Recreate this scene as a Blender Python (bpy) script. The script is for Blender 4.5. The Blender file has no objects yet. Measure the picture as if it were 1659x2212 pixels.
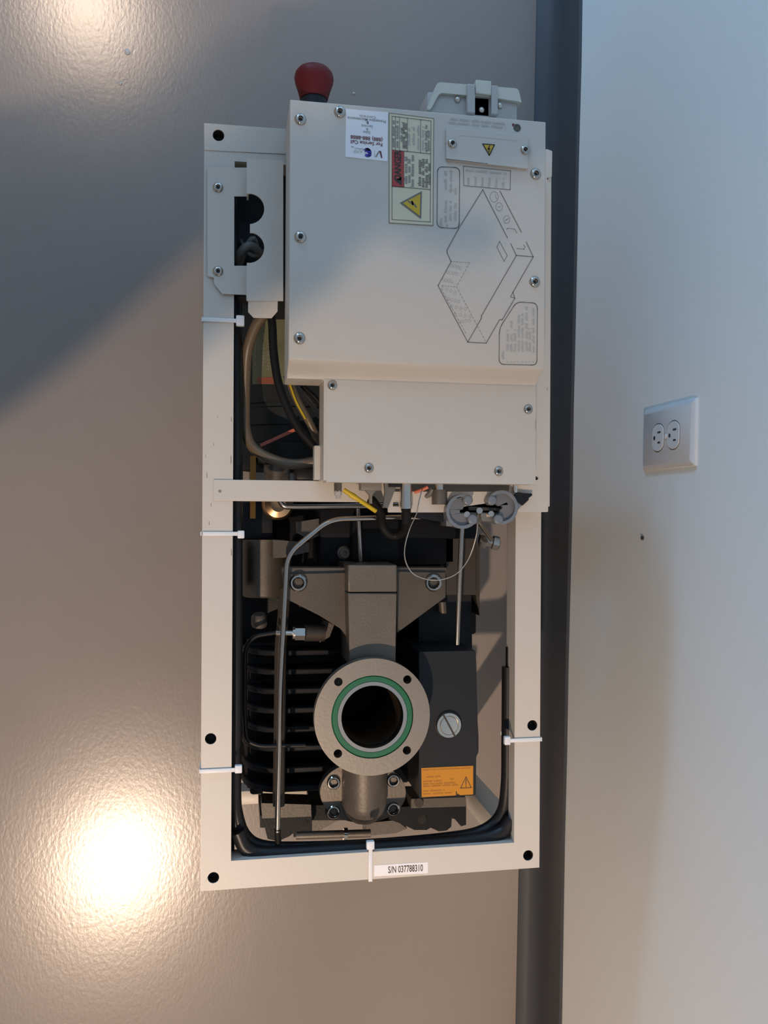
import bpy, bmesh, math, random
from mathutils import Vector, Matrix
from mathutils.geometry import tessellate_polygon
random.seed(7)
S = bpy.context.scene
COL = S.collection

# ------------------------------------------------------------------ camera
CZ, F, TH, RO = 1.40, 1850.0, math.radians(10.0), math.radians(0.3)
_r = Vector((math.cos(TH), 0, math.sin(TH))); _u = Vector((0, 1, 0)); _d = Vector((math.sin(TH), 0, -math.cos(TH)))
RIGHT = _r*math.cos(RO)+_u*math.sin(RO); UP = _u*math.cos(RO)-_r*math.sin(RO)
cam = bpy.data.cameras.new('camera'); cam.sensor_fit = 'VERTICAL'; cam.sensor_height = 36
cam.lens = F/2212*36; cam.clip_start = .01
co = bpy.data.objects.new('camera', cam); COL.objects.link(co)
M = Matrix((RIGHT, UP, -_d)).transposed().to_4x4(); M.translation = (0, 0, CZ); co.matrix_world = M
S.camera = co

# ------------------------------------------------------------------ world, daylight, exposure
S.view_settings.view_transform = 'Standard'; S.view_settings.look = 'None'
S.view_settings.exposure = 0.12; S.view_settings.gamma = 1.0; S.view_settings.use_curve_mapping = False
w = bpy.data.worlds.new('world'); S.world = w; w.use_nodes = True
w.node_tree.nodes['Background'].inputs[0].default_value = (.90, .78, .66, 1)
w.node_tree.nodes['Background'].inputs[1].default_value = .28
DAY_POWER, DAY_COL, DAY_LOC, DAY_SIZE = 130, (.31, .61, 1.0), (-1.37, 4.1, 1.18), (.5, .6)
LAMP_COL = (1.0, .74, .54)
LAMPS = [((-.50, -1.60, 2.70), 222.0, 104, .7), ((-.66, 2.29, 2.70), 110.0, 74, .5)]

# ------------------------------------------------------------------ helpers
def V(px, py, z):
    v = RIGHT*((px-829.5)/F)+UP*((1106-py)/F)+_d
    return Vector((0, 0, CZ))+v*((z-CZ)/v.z)
def PP(pts, z): return [V(x, y, z) for x, y in pts]

def mat(name, col, rough=.5, metal=0., bump=0., bscale=200., spec=.5, coat=0., var=0., vscale=20., emit=None, trans=0., aniso=None):
    m = bpy.data.materials.new(name); m.use_nodes = True; nt = m.node_tree; b = nt.nodes['Principled BSDF']
    b.inputs['Base Color'].default_value = (*col, 1); b.inputs['Roughness'].default_value = rough
    b.inputs['Metallic'].default_value = metal; b.inputs['Specular IOR Level'].default_value = spec
    b.inputs['Coat Weight'].default_value = coat; b.inputs['Transmission Weight'].default_value = trans
    if emit: b.inputs['Emission Color'].default_value = (*emit[0], 1); b.inputs['Emission Strength'].default_value = emit[1]
    tc = nt.nodes.new('ShaderNodeTexCoord')
    if var:
        n = nt.nodes.new('ShaderNodeTexNoise'); n.inputs['Scale'].default_value = vscale; n.inputs['Detail'].default_value = 5
        nt.links.new(tc.outputs['Object'], n.inputs['Vector'])
        r = nt.nodes.new('ShaderNodeValToRGB')
        r.color_ramp.elements[0].position = .3; r.color_ramp.elements[1].position = .7
        r.color_ramp.elements[0].color = (*[c*(1-var) for c in col], 1); r.color_ramp.elements[1].color = (*[min(1, c*(1+var)) for c in col], 1)
        nt.links.new(n.outputs['Fac'], r.inputs['Fac']); nt.links.new(r.outputs['Color'], b.inputs['Base Color'])
    if bump:
        n = nt.nodes.new('ShaderNodeTexNoise'); n.inputs['Scale'].default_value = bscale; n.inputs['Detail'].default_value = 3
        src = tc.outputs['Object']
        if aniso:
            mp = nt.nodes.new('ShaderNodeMapping'); mp.inputs['Scale'].default_value = aniso
            nt.links.new(src, mp.inputs['Vector']); src = mp.outputs['Vector']
        nt.links.new(src, n.inputs['Vector'])
        bp = nt.nodes.new('ShaderNodeBump'); bp.inputs['Strength'].default_value = bump; bp.inputs['Distance'].default_value = .002
        nt.links.new(n.outputs['Fac'], bp.inputs['Height']); nt.links.new(bp.outputs['Normal'], b.inputs['Normal'])
    return m

MT = {}
def mk(k, *a, **kw): MT[k] = mat(k, *a, **kw)
mk('cream_paint', (.60, .55, .485), .42, bump=.05, bscale=900, var=.02, vscale=6)
mk('box_paint', (.575, .53, .47), .40, bump=.05, bscale=900, var=.02, vscale=5)
mk('grey_plastic', (.45, .43, .41), .45)
mk('lid_plastic', (.60, .58, .50), .5)
mk('floor_epoxy', (.262, .225, .20), .23, bump=.07, bscale=240, spec=.5, var=.05, vscale=3, aniso=(1, .55, 1))
mk('wall_paint', (.78, .80, .78), .62, bump=.08, bscale=500)
mk('base_epoxy', (.058, .063, .072), .5, bump=.1, bscale=300, spec=.25)
mk('ceiling_paint', (.75, .75, .74), .8)
mk('black_paint', (.011, .012, .014), .46, spec=.14, bump=.12, bscale=350, var=.15, vscale=30)
mk('black_plastic', (.015, .017, .021), .45, spec=.25, bump=.05, bscale=600)
mk('black_rubber', (.009, .009, .010), .40, spec=.35)
mk('recess_brown', (.16, .13, .11), .5)
mk('hole_dark', (.02, .018, .015), .6)
mk('dark_drum', (.022, .026, .027), .45, spec=.3, bump=.08, bscale=200)
mk('screw_steel', (.50, .47, .43), .16, metal=1)
mk('steel', (.62, .58, .53), .24, metal=1)
mk('bright_steel', (.78, .72, .64), .16, metal=1)
mk('plate_steel', (.105, .088, .070), .48, metal=.6, bump=.1, bscale=400, var=.1, vscale=25)
mk('pipe_steel', (.42, .39, .355), .20, metal=1)
mk('dull_steel', (.165, .142, .118), .45, metal=.7, bump=.1, bscale=400, var=.08, vscale=25)
mk('machined_steel', (.30, .265, .225), .40, metal=.8, bump=.06, bscale=300)
mk('grey_cast', (.105, .09, .076), .48, metal=.3, bump=.15, bscale=300, var=.12, vscale=30)
mk('brown_plate', (.05, .04, .032), .5, metal=.2, bump=.1, bscale=200)
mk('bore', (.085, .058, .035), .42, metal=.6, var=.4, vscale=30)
mk('clamp_grey', (.235, .25, .27), .36, metal=.4)
mk('clip_web', (.20, .195, .20), .4, metal=.3)
mk('seal_green', (.004, .115, .050), .45)
mk('red_plastic', (.125, .008, .010), .50, spec=.3)
mk('tie_white', (.75, .76, .78), .45)
mk('label_white', (.84, .82, .84), .5)
mk('label_cream', (.70, .61, .43), .4)
mk('label_yellow', (.62, .40, .02), .4)
mk('label_orange', (.56, .225, .008), .42)
mk('label_red', (.42, .050, .040), .4)
mk('label_green', (.17, .18, .105), .5, var=.15, vscale=40)
mk('ink_black', (.035, .028, .022), .5)
mk('ink_grey', (.25, .235, .21), .5)
mk('ink_faint', (.46, .435, .39), .45)
mk('ink_pale', (.34, .13, .008), .5)
mk('ink_line', (.18, .16, .14), .5)
mk('ink_maroon', (.16, .03, .03), .5)
mk('ink_blue', (.06, .05, .38), .5)
mk('ink_red', (.30, .09, .055), .5)
mk('wire_yellow', (.60, .42, .015), .4)
mk('cable_tan', (.15, .11, .068), .38)
mk('cable_black', (.008, .008, .008), .55, spec=.2)
mk('cable_grey', (.14, .14, .13), .5)
mk('plug_grey', (.20, .185, .155), .55)
mk('coral_strip', (.62, .16, .09), .45)
mk('amber_strip', (.48, .22, .03), .4)
mk('brass', (.62, .42, .24), .3, metal=1)
mk('outlet_white', (.66, .66, .66), .38)
mk('slot_dark', (.03, .03, .035), .7)
mk('clear_bump', (.9, .88, .84), .12, trans=.4)

LOC = {}
class B:
    def __init__(s): s.bm = bmesh.new(); s.mats = []
    def mi(s, k):
        if k not in s.mats: s.mats.append(k)
        return s.mats.index(k)
    def face(s, pts, m):
        f = s.bm.faces.new([s.bm.verts.new(p) for p in pts]); f.material_index = s.mi(m); return f
    def box(s, a, b, m, rot=None, at=None, bev=0.):
        a, b = Vector(a), Vector(b)
        g = bmesh.ops.create_cube(s.bm, size=1); vs = g['verts']
        for v in vs: v.co = Vector(((a[i]+b[i])/2+v.co[i]*(b[i]-a[i]) for i in range(3)))
        fs = {f for v in vs for f in v.link_faces}
        if bev:
            r = bmesh.ops.bevel(s.bm, geom=list({e for f in fs for e in f.edges}), offset=bev, segments=2, affect='EDGES', profile=.5)
            fs = set(r['faces']) | {f for f in fs if f.is_valid}; vs = {v for f in fs for v in f.verts}
            fs |= {f for v in vs for f in v.link_faces}
        for f in fs: f.material_index = s.mi(m)
        if rot is not None:
            c = Vector(at) if at is not None else (a+b)/2
            for v in {v for f in fs for v in f.verts}: v.co = c+rot@(v.co-c)
        return s
    def prism(s, outer, z0, z1, m, holes=(), mh=None):
        """vertical prism of a polygon outline with holes; z0 < z1"""
        loops = [[Vector((p[0], p[1], 0)) for p in outer]]+[[Vector((p[0], p[1], 0)) for p in h] for h in holes]
        return s.sheet(loops, lambda p, t: Vector((p.x, p.y, z1 if t else z0)), m, mh)
    def sheet(s, loops, fn, m, mh=None):
        tris = tessellate_polygon(loops); flat = [p for l in loops for p in l]
        top = [s.bm.verts.new(fn(p, 1)) for p in flat]; bot = [s.bm.verts.new(fn(p, 0)) for p in flat]
        i = s.mi(m); new = []
        for t in tris:
            for vs in (top, bot):
                try: f = s.bm.faces.new([vs[k] for k in t]); f.material_index = i; new.append(f)
                except ValueError: pass
        o = 0
        for n, l in enumerate(loops):
            for k in range(len(l)):
                a, b = o+k, o+(k+1) % len(l)
                f = s.bm.faces.new([top[a], top[b], bot[b], bot[a]]); f.material_index = s.mi(mh) if (n and mh) else i; new.append(f)
            o += len(l)
        bmesh.ops.recalc_face_normals(s.bm, faces=new)
        return s
    def lathe(s, o, ax, prof, m, seg=24, start=0., caps=True, flat=False):
        o, ax = Vector(o), Vector(ax).normalized()
        e = ax.orthogonal().normalized() if abs(ax.z) < .99 else Vector((1, 0, 0))
        g = ax.cross(e); rings = []
        for r, h in prof:
            if r < 1e-7: rings.append([s.bm.verts.new(o+ax*h)]); continue
            rings.append([s.bm.verts.new(o+ax*h+(e*math.cos(start+2*math.pi*k/seg)+g*math.sin(start+2*math.pi*k/seg))*r) for k in range(seg)])
        i = s.mi(m); new = []
        for a, b in zip(rings, rings[1:]):
            if len(a) == 1 and len(b) == 1: continue
            for k in range(seg):
                k2 = (k+1) % seg
                if len(a) == 1: vs = [a[0], b[k], b[k2]]
                elif len(b) == 1: vs = [a[k], b[0], a[k2]]
                else: vs = [a[k], b[k], b[k2], a[k2]]
                f = s.bm.faces.new(vs); f.material_index = i; new.append(f)
        if caps:
            for r in (rings[0], rings[-1]):
                if len(r) > 2: f = s.bm.faces.new(r); f.material_index = i; new.append(f)
        bmesh.ops.recalc_face_normals(s.bm, faces=new)
        return s
    def cyl(s, a, b, r, m, r2=None, seg=20, start=0.):
        a, b = Vector(a), Vector(b); L = (b-a).length
        return s.lathe(a, b-a, [(r, 0), (r if r2 is None else r2, L)], m, seg, start)
    def tube(s, pts, r, m, seg=10, fil=0., smooth=0, rz=None):
        pts = [Vector(p) for p in pts]
        if fil:
            out = [pts[0]]
            for a, b, c in zip(pts, pts[1:], pts[2:]):
                d1, d2 = (a-b), (c-b); t = min(fil, d1.length*.49, d2.length*.49)
                p, q = b+d1.normalized()*t, b+d2.normalized()*t
                for k in range(7):
                    u = k/6; out.append(p*(1-u)**2+b*2*u*(1-u)+q*u*u)
            pts = out+[pts[-1]]
        if smooth:
            ext = [pts[0]*2-pts[1]]+pts+[pts[-1]*2-pts[-2]]; out = []
            for k in range(1, len(ext)-2):
                p0, p1, p2, p3 = ext[k-1:k+3]
                for j in range(smooth):
                    u = j/smooth
                    out.append(.5*((2*p1)+(p2-p0)*u+(2*p0-5*p1+4*p2-p3)*u*u+(3*p1-p0-3*p2+p3)*u**3))
            pts = out+[pts[-1]]
        t = (pts[1]-pts[0]).normalized(); e = t.cross(Vector((0, 0, 1)))
        if e.length < 1e-3: e = t.cross(Vector((0, 1, 0)))
        e.normalize(); rings = []
        for k, p in enumerate(pts):
            t = ((pts[min(k+1, len(pts)-1)]-pts[max(k-1, 0)])).normalized()
            e = (e-t*e.dot(t)).normalized(); g = t.cross(e)
            rings.append([s.bm.verts.new(p+(e*math.cos(2*math.pi*j/seg)*r+g*math.sin(2*math.pi*j/seg)*(rz or r))) for j in range(seg)])
        i = s.mi(m); new = []
        for a, b in zip(rings, rings[1:]):
            for j in range(seg):
                f = s.bm.faces.new([a[j], a[(j+1) % seg], b[(j+1) % seg], b[j]]); f.material_index = i; new.append(f)
        for q in (rings[0], rings[-1]): f = s.bm.faces.new(q); f.material_index = i; new.append(f)
        bmesh.ops.recalc_face_normals(s.bm, faces=new)
        return s
    # flat print ------------------------------------------------------
    def line(s, pts, wd, m, closed=False):
        pts = [Vector(p) for p in pts]
        if closed: pts = pts+[pts[0]]
        for a, b in zip(pts, pts[1:]):
            d = (b-a)
            if d.length < 1e-6: continue
            d.normalize(); n = Vector((-d.y, d.x, 0))*wd/2; a2, b2 = a-d*wd*.4, b+d*wd*.4
            s.face([a2-n, b2-n, b2+n, a2+n], m)
    def dashes(s, a, b, n, wd, m, duty=.55):
        a, b = Vector(a), Vector(b)
        for k in range(n): s.line([a.lerp(b, k/n), a.lerp(b, (k+duty)/n)], wd, m)
    def text(s, txt, o, right, up, h, m, align='CENTER', wscale=1., bold=0.):
        cu = bpy.data.curves.new('t', 'FONT'); cu.body = txt; cu.size = 1; cu.align_x = align; cu.align_y = 'CENTER'; cu.offset = bold; cu.resolution_u = 3
        ob = bpy.data.objects.new('t', cu); me = bpy.data.meshes.new_from_object(ob)
        o, right, up = Vector(o), Vector(right).normalized(), Vector(up).normalized()
        vs = [s.bm.verts.new(o+right*v.co.x*h*wscale+up*v.co.y*h) for v in me.vertices]
        for p in me.polygons:
            try: f = s.bm.faces.new([vs[k] for k in p.vertices]); f.material_index = s.mi(m)
            except ValueError: pass
        bpy.data.objects.remove(ob); bpy.data.curves.remove(cu); bpy.data.meshes.remove(me)
    def blur_text(s, a, b, h, m, word=.012):
        """illegible small print: a row of letter-size marks grouped into words"""
        a, b = Vector(a), Vector(b); d = b-a; L = d.length; d.normalize(); n = Vector((-d.y, d.x, 0)); x = 0; lw = h*.42
        left = random.uniform(.5, 1)*word
        while x < L-lw:
            if left <= 0: x += lw*1.6; left = random.uniform(.4, 1.2)*word; continue
            hh = h*random.choice((.68, .72, .72, .98)); p = a+d*x
            s.face([p-n*h*.36, p+d*lw*.72-n*h*.36, p+d*lw*.72+n*(hh-h*.36), p+n*(hh-h*.36)], m)
            x += lw*1.05; left -= lw*1.05
    def done(s, name, parent=None, label=None, bevel=0., ang=40, keep=False, kind=None, segs=2):
        me = bpy.data.meshes.new(name); 
        vs = [v.co for v in s.bm.verts]
        c = Vector([(min(v[i] for v in vs)+max(v[i] for v in vs))/2 for i in range(3)])
        if not parent: c.z = min(v[2] for v in vs)
        for v in s.bm.verts: v.co -= c
        s.bm.to_mesh(me); s.bm.free()
        for k in s.mats: me.materials.append(MT[k])
        me.polygons.foreach_set('use_smooth', [True]*len(me.polygons)); me.set_sharp_from_angle(angle=math.radians(ang))
        o = bpy.data.objects.new(name, me); COL.objects.link(o); LOC[o.name] = c
        o.location = c-(LOC[parent.name] if parent else Vector())
        if parent: o.parent = parent
        if label: o['label'] = label
        if kind: o['kind'] = kind
        if bevel:
            md = o.modifiers.new('edge', 'BEVEL'); md.width = bevel; md.segments = segs; md.limit_method = 'ANGLE'; md.angle_limit = math.radians(35)
        return o

def thing(name, loc, label, cat, group=None):
    o = bpy.data.objects.new(name, None); COL.objects.link(o); o.location = loc; LOC[o.name] = Vector(loc); o.empty_display_size = .05
    o['label'] = label; o['category'] = cat
    if group: o['group'] = group
    return o
def tag(o, label, cat, group=None):
    o['label'] = label; o['category'] = cat
    if group: o['group'] = group
def inst(src, pos, parent, rotz=0., label=None, rot=None):
    o = src.copy(); COL.objects.link(o); o.parent = parent; LOC[o.name] = Vector(pos); o.location = Vector(pos)-LOC[parent.name]
    if rot is not None: o.rotation_euler = rot
    else: o.rotation_euler = (0, 0, rotz)
    for k in ('label',):
        if k in o: del o[k]
    if label: o['label'] = label
    return o
def circ(c, r, n=20, z=None):
    return [Vector((c[0]+r*math.cos(2*math.pi*k/n), c[1]+r*math.sin(2*math.pi*k/n), c[2] if z is None else z)) for k in range(n)]
def rrect(pts, r, n=5):
    """round the corners of a polygon (list of Vectors)"""
    out = []
    for k in range(len(pts)):
        a, b, c = pts[k-1], pts[k], pts[(k+1) % len(pts)]
        d1, d2 = a-b, c-b; t = min(r, d1.length*.45, d2.length*.45)
        p, q = b+d1.normalized()*t, b+d2.normalized()*t
        for j in range(n+1):
            u = j/n; out.append(p*(1-u)**2+b*2*u*(1-u)+q*u*u)
    return out

# ------------------------------------------------------------------ room shell
BASE_H = .115
w0, w1 = V(1208, 2212, BASE_H), V(1253, 0, BASE_H)
WT = Vector((w1.x-w0.x, w1.y-w0.y, 0)).normalized(); WN = Vector((-WT.y, WT.x, 0))
if WN.x > 0: WN = -WN
WO = Vector((w0.x, w0.y, 0))-WN*.004            # a point on the wall face (the base stands 4 mm proud)
def wall_hit(px, py, off=0.):
    v = RIGHT*((px-829.5)/F)+UP*((1106-py)/F)+_d; o = Vector((0, 0, CZ))
    t = (WO+WN*off-o).dot(WN)/v.dot(WN); return o+v*t
def wp(s, off, z): return WO+WT*s+WN*off+Vector((0, 0, z))
b = B(); b.box((-3.6, -4.2, -.06), (1.3, 4.6, 0), 'floor_epoxy'); b.done('floor', kind='structure')
b = B(); p = [wp(-3.5, 0, 0), wp(5, 0, 0), wp(5, -.12, 0), wp(-3.5, -.12, 0)]; b.prism(p, 0, 2.75, 'wall_paint'); b.done('wall_right', kind='structure')
b = B(); prof = [(.036, 0), (.034, .003), (.022, .007), (.013, .013), (.008, .022), (.005, .034), (.004, .05), (.004, BASE_H-.003), (.001, BASE_H), (-.03, BASE_H), (-.03, 0)]
rings = []
for k in range(61):
    s_ = -3.4+8.2*k/60; jit = .0012*math.sin(k*2.3)+.0008*math.sin(k*5.1)
    rings.append([b.bm.verts.new(wp(s_, o_, z_+(jit if z_ > .1 else 0))) for o_, z_ in prof])
for r0, r1 in zip(rings, rings[1:]):
    for j in range(len(prof)):
        f = b.bm.faces.new([r0[j], r0[(j+1) % len(prof)], r1[(j+1) % len(prof)], r1[j]]); f.material_index = b.mi('base_epoxy')
for r_ in (rings[0], rings[-1]): b.bm.faces.new(r_)
bmesh.ops.recalc_face_normals(b.bm, faces=b.bm.faces[:]); b.done('baseboard_right', kind='structure')
b = B(); b.box((-3.6, -4.2, 2.72), (1.3, 4.6, 2.8), 'ceiling_paint'); b.done('ceiling', kind='structure')
b = B()
y_ = 4.15; wx0, wx1, wz0, wz1 = DAY_LOC[0]-.4, DAY_LOC[0]+.4, .78, 1.58
b.box((-3.6, y_, 0), (wx0, y_+.1, 2.72), 'wall_paint'); b.box((wx1, y_, 0), (wall_hit(1600, 100).x+.1, y_+.1, 2.72), 'wall_paint')
b.box((wx0, y_, 0), (wx1, y_+.1, wz0), 'wall_paint'); b.box((wx0, y_, wz1), (wx1, y_+.1, 2.72), 'wall_paint')
b.done('wall_back', kind='structure')
b = B()
for a_, c_ in (((wx0, y_-.02, wz0), (wx0+.05, y_+.07, wz1)), ((wx1-.05, y_-.02, wz0), (wx1, y_+.07, wz1)), ((wx0, y_-.02, wz0), (wx1, y_+.07, wz0+.05)), ((wx0, y_-.02, wz1-.05), (wx1, y_+.07, wz1))):
    b.box(a_, c_, 'lid_plastic')
win = b.done('window_1', kind='structure')
L = bpy.data.lights.new('window_daylight', 'AREA'); L.shape = 'RECTANGLE'; L.size, L.size_y = DAY_SIZE[1], DAY_SIZE[0]; L.energy = DAY_POWER; L.color = DAY_COL
lo = bpy.data.objects.new('window_daylight', L); COL.objects.link(lo); lo.location = DAY_LOC
lo.rotation_euler = Vector((.42, -.90, -.05)).to_track_quat('-Z', 'Y').to_euler()

# ceiling lamps ----------------------------------------------------
mk('lamp_glow', (1, 1, 1), .5, emit=((1, .86, .68), 60))
mk('lamp_trim', (.8, .8, .8), .4)
for k, (p, e, spot, blend) in enumerate(LAMPS):
    t = thing('ceiling_light', (p[0], p[1], 2.72), ('recessed round ceiling light beyond the pump\'s serial label end', 'recessed round ceiling light beyond the red button end')[k], 'lamp', 'recessed ceiling lights')
    b = B(); b.lathe((p[0], p[1], 2.72), (0, 0, -1), [(.055, -.03), (.060, .004), (.085, .006), (.088, 0), (.088, -.002)], 'lamp_trim', 32, caps=False); b.done('trim_ring', t)
    b = B(); b.lathe((p[0], p[1], 2.71), (0, 0, -1), [(.058, 0), (.05, .004), (0, .006)], 'lamp_glow', 32); b.done('bulb', t)
    L = bpy.data.lights.new('ceiling_lamp', 'SPOT'); L.energy = e; L.color = LAMP_COL; L.spot_size = math.radians(spot); L.spot_blend = blend; L.shadow_soft_size = .022
    lo = bpy.data.objects.new('ceiling_lamp', L); COL.objects.link(lo); lo.location = (p[0], p[1], 2.685)

# ------------------------------------------------------------------ wall outlet
c00, c10, c11, c01 = wall_hit(1386, 884, .006), wall_hit(1386, 1019, .006), wall_hit(1497, 1004, .006), wall_hit(1497, 862, .006)
zc0, zc1 = (c00.z+c10.z)/2, (c01.z+c11.z)/2
sc = lambda p: (p-WO).dot(WT)
s_lo, s_hi = (sc(c10)+sc(c11))/2, (sc(c00)+sc(c01))/2
out = thing('electrical_outlet', wp((s_lo+s_hi)/2, 0, zc0), 'white duplex electrical outlet on the wall right of the pump', 'outlet')
b = B(); sm, zm = (s_lo+s_hi)/2, (zc0+zc1)/2; hw, hh = (s_hi-s_lo)/2, (zc1-zc0)/2
def ob(off, ds, dz): return wp(sm+ds, off, zm+dz)
rs = [[ob(o_, sx*(hw-i_), sz*(hh-i_)) for sx, sz in ((-1, -1), (1, -1), (1, 1), (-1, 1))] for o_, i_ in ((0, 0), (.0025, 0), (.006, .006))]
for a_, c_ in zip(rs, rs[1:]):
    for j in range(4): b.face([a_[j], a_[(j+1) % 4], c_[(j+1) % 4], c_[j]], 'outlet_white')
b.face(rs[-1], 'outlet_white'); bmesh.ops.remove_doubles(b.bm, verts=b.bm.verts[:], dist=1e-5); bmesh.ops.recalc_face_normals(b.bm, faces=b.bm.faces[:])
b.done('cover_plate', out, bevel=.001)
def stadium(cx, cz, a_, b_, off):
    pts = []
    for k in range(28):
        t = 2*math.pi*k/28; x, z = a_*math.cos(t), a_*math.sin(t); z = max(-b_, min(b_, z)); pts.append(ob(off, cx+x, cz+z))
    return pts
for cz in (.0191, -.0191):
    b = B(); lo_, hi_ = stadium(0, cz, .0172, .0142, .0055), stadium(0, cz, .0168, .0138, .0071)
    va, vb = [b.bm.verts.new(p) for p in lo_], [b.bm.verts.new(p) for p in hi_]
    for j in range(28): b.bm.faces.new([va[j], va[(j+1) % 28], vb[(j+1) % 28], vb[j]])
    b.bm.faces.new(vb); b.mi('outlet_white'); bmesh.ops.recalc_face_normals(b.bm, faces=b.bm.faces[:])
    def slot(ds, dz, a_, c_): b.face([ob(.0073, ds+i*a_, cz+dz+j*c_) for i, j in ((-1, -1), (1, -1), (1, 1), (-1, 1))], 'slot_dark')
    slot(.0064, .004, .0011, .0040); slot(-.0064, .004, .0011, .0033)
    b.face([ob(.0073, .0026*math.cos(t*math.pi/6), cz-.0078+.0026*math.sin(t*math.pi/6)) for t in range(12)], 'slot_dark')
    rc = b.done('receptacle', out)
    b = B(); va, vb = stadium(0, cz, .0181, .0151, .0061), stadium(0, cz, .0172, .0142, .0061)
    for j in range(28): b.face([va[j], va[(j+1) % 28], vb[(j+1) % 28], vb[j]], 'slot_dark')
    b.done('gap_ring', out)
b = B(); b.lathe(ob(.006, 0, 0), WN, [(.0032, 0), (.003, .001), (.0015, .0016), (0, .0017)], 'outlet_white', 12); b.done('screw', out)

# ------------------------------------------------------------------ pump
H, ZP, ZB, ZL, ZU = .44, .470, .525, .500, .452     # frame top, right-hand plate, box top, box step, box underside
pc = V(800, 1090, 0)
pump = thing('vacuum_pump', (.15, .0, 0), 'cream framed dry vacuum pump standing on the grey floor beside the wall', 'pump')
FL, FR = V(437, 1100, H).x, V(1167, 1500, H).x
FT, FB = V(440, 266, H).y, (V(435, 1924, H).y+V(1167, 1875, H).y)/2
IL, IR = V(502, 1300, H).x, V(1112, 1500, H).x
IB = (V(498, 1860, H).y+V(1112, 1820, H).y)/2
CB0, CB1 = V(470, 1082, H).y, V(470, 1036, H).y      # crossbar
IT = V(480, 346, H).y
def hole(px, py, z=H, r=.0062): return circ(V(px, py, z), r, 20, z)
b = B()
TW = .032
holes = [hole(472, 293), hole(455, 1596), hole(461, 1896), hole(1150, 1567), hole(1141, 1848)]
outer = [Vector((FL, FT, 0)), Vector((FL, FB, 0)), Vector((FR, FB, 0)), Vector((FR, FT, 0))]
in_low = [Vector((IL, CB0, 0)), Vector((IL, IB, 0)), Vector((IR, IB, 0)), Vector((IR, CB0, 0))]
in_up = [Vector((IL, IT, 0)), Vector((IL, CB1, 0)), Vector((IR, CB1, 0)), Vector((IR, IT, 0))]
b.prism(outer, H-TW, H, 'cream_paint', [in_low, in_up]+holes, mh='cream_paint')
b.prism(outer, H-TW-.0, H-TW+.0005, 'hole_dark', [in_low, in_up])
for x0, x1 in ((FL, FL+.03), (FR-.03, FR)):           # legs and base rails
    for y0, y1 in ((FB, FB+.03), (FT-.03, FT)):
        b.box((x0, y0, .03), (x1, y1, H-TW+.001), 'cream_paint', bev=.002)
    b.box((x0, FB, .06), (x1, FT, .10), 'cream_paint', bev=.002)
for y0, y1 in ((FB+.02, FB+.05), (FT-.05, FT-.02)): b.box((FL, y0, .06), (FR, y1, .10), 'cream_paint', bev=.002)
frame = b.done('frame', pump, bevel=.0013)
for px, py in ((455, 1596), (461, 1896), (1150, 1567), (1141, 1848)):
    b = B(); b.lathe(V(px, py, H), (0, 0, -1), [(.0061, .0012), (.0057, .014), (0, .014)], 'hole_dark', 20, caps=False); b.done('threaded_hole', frame)
# castors / feet
for x in (FL+.02, FR-.02):
    for y in (FB+.02, FT-.02):
        b = B(); b.lathe((x, y, 0), (0, 0, 1), [(.024, 0), (.025, .008), (.012, .012), (.010, .032)], 'black_rubber', 20); b.done('foot', pump)
# crossbar seam lips
b = B(); b.prism([Vector((FL+.012, CB0, 0)), Vector((V(1000, 1060, H).x, CB0, 0)), Vector((V(1000, 1060, H).x, CB1, 0)), Vector((FL+.012, CB1, 0))], H, H+.0016, 'cream_paint')
cb = b.done('crossbar', pump, bevel=.0006)
b = B(); b.lathe(V(475, 1061, H+.0016), (0, 0, 1), [(.0018, 0), (.0014, .0004), (0, .0005)], 'ink_grey', 10); b.done('rivet', cb)
# top-left corner overlay of the frame: bent lip
b = B(); b.prism(PP([(440.5, 266), (640, 281), (640, 335), (441, 325)], H), H, H+.0009, 'cream_paint', [hole(472, 293)]); 
lip = b.done('corner_plate', pump, bevel=.0008)
b = B(); b.lathe(V(472, 293, H+.0007), (0, 0, -1), [(.0061, 0), (.0061, .015), (0, .015)], 'hole_dark', 20, caps=False); b.done('threaded_hole', lip)

# right-hand side plate ------------------------------------------------
b = B()
b.prism(rrect(PP([(1100, 330), (1181, 322), (1193, 326), (1192, 382), (1185, 383), (1185, 392), (1191, 396), (1184, 1106), (1112, 1107), (838, 1107), (838, 1062), (1100, 1062)], ZP), .0012, 2), ZP-.003, ZP, 'cream_paint',
        [circ(V(1184, 386, ZP), .0016, 10), circ(V(1159, 1033, ZP), .0022, 12), PP([(862, 1094), (838.6+10, 1094), (849, 1086), (853, 1082), (858, 1082), (862, 1087)], ZP)])
b.box((FR-.012, CB0-.004, H-.001), (FR, V(1180, 340, ZP).y, ZP-.0028), 'cream_paint')
b.box((V(900, 1100, ZP).x, CB0, H-.001), (V(1108, 1100, ZP).x, CB0+.003, ZP-.0028), 'cream_paint')
side = b.done('side_plate', pump, bevel=.0007)
b = B(); b.cyl(V(1159, 1033, ZP-.004), V(1159, 1033, ZP-.0035), .0024, 'hole_dark'); b.done('slot_backing', side); b = B(); b.cyl(V(1184, 386, ZP-.004), V(1184, 386, ZP-.0035), .0018, 'hole_dark'); b.done('slot_backing', side)

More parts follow.
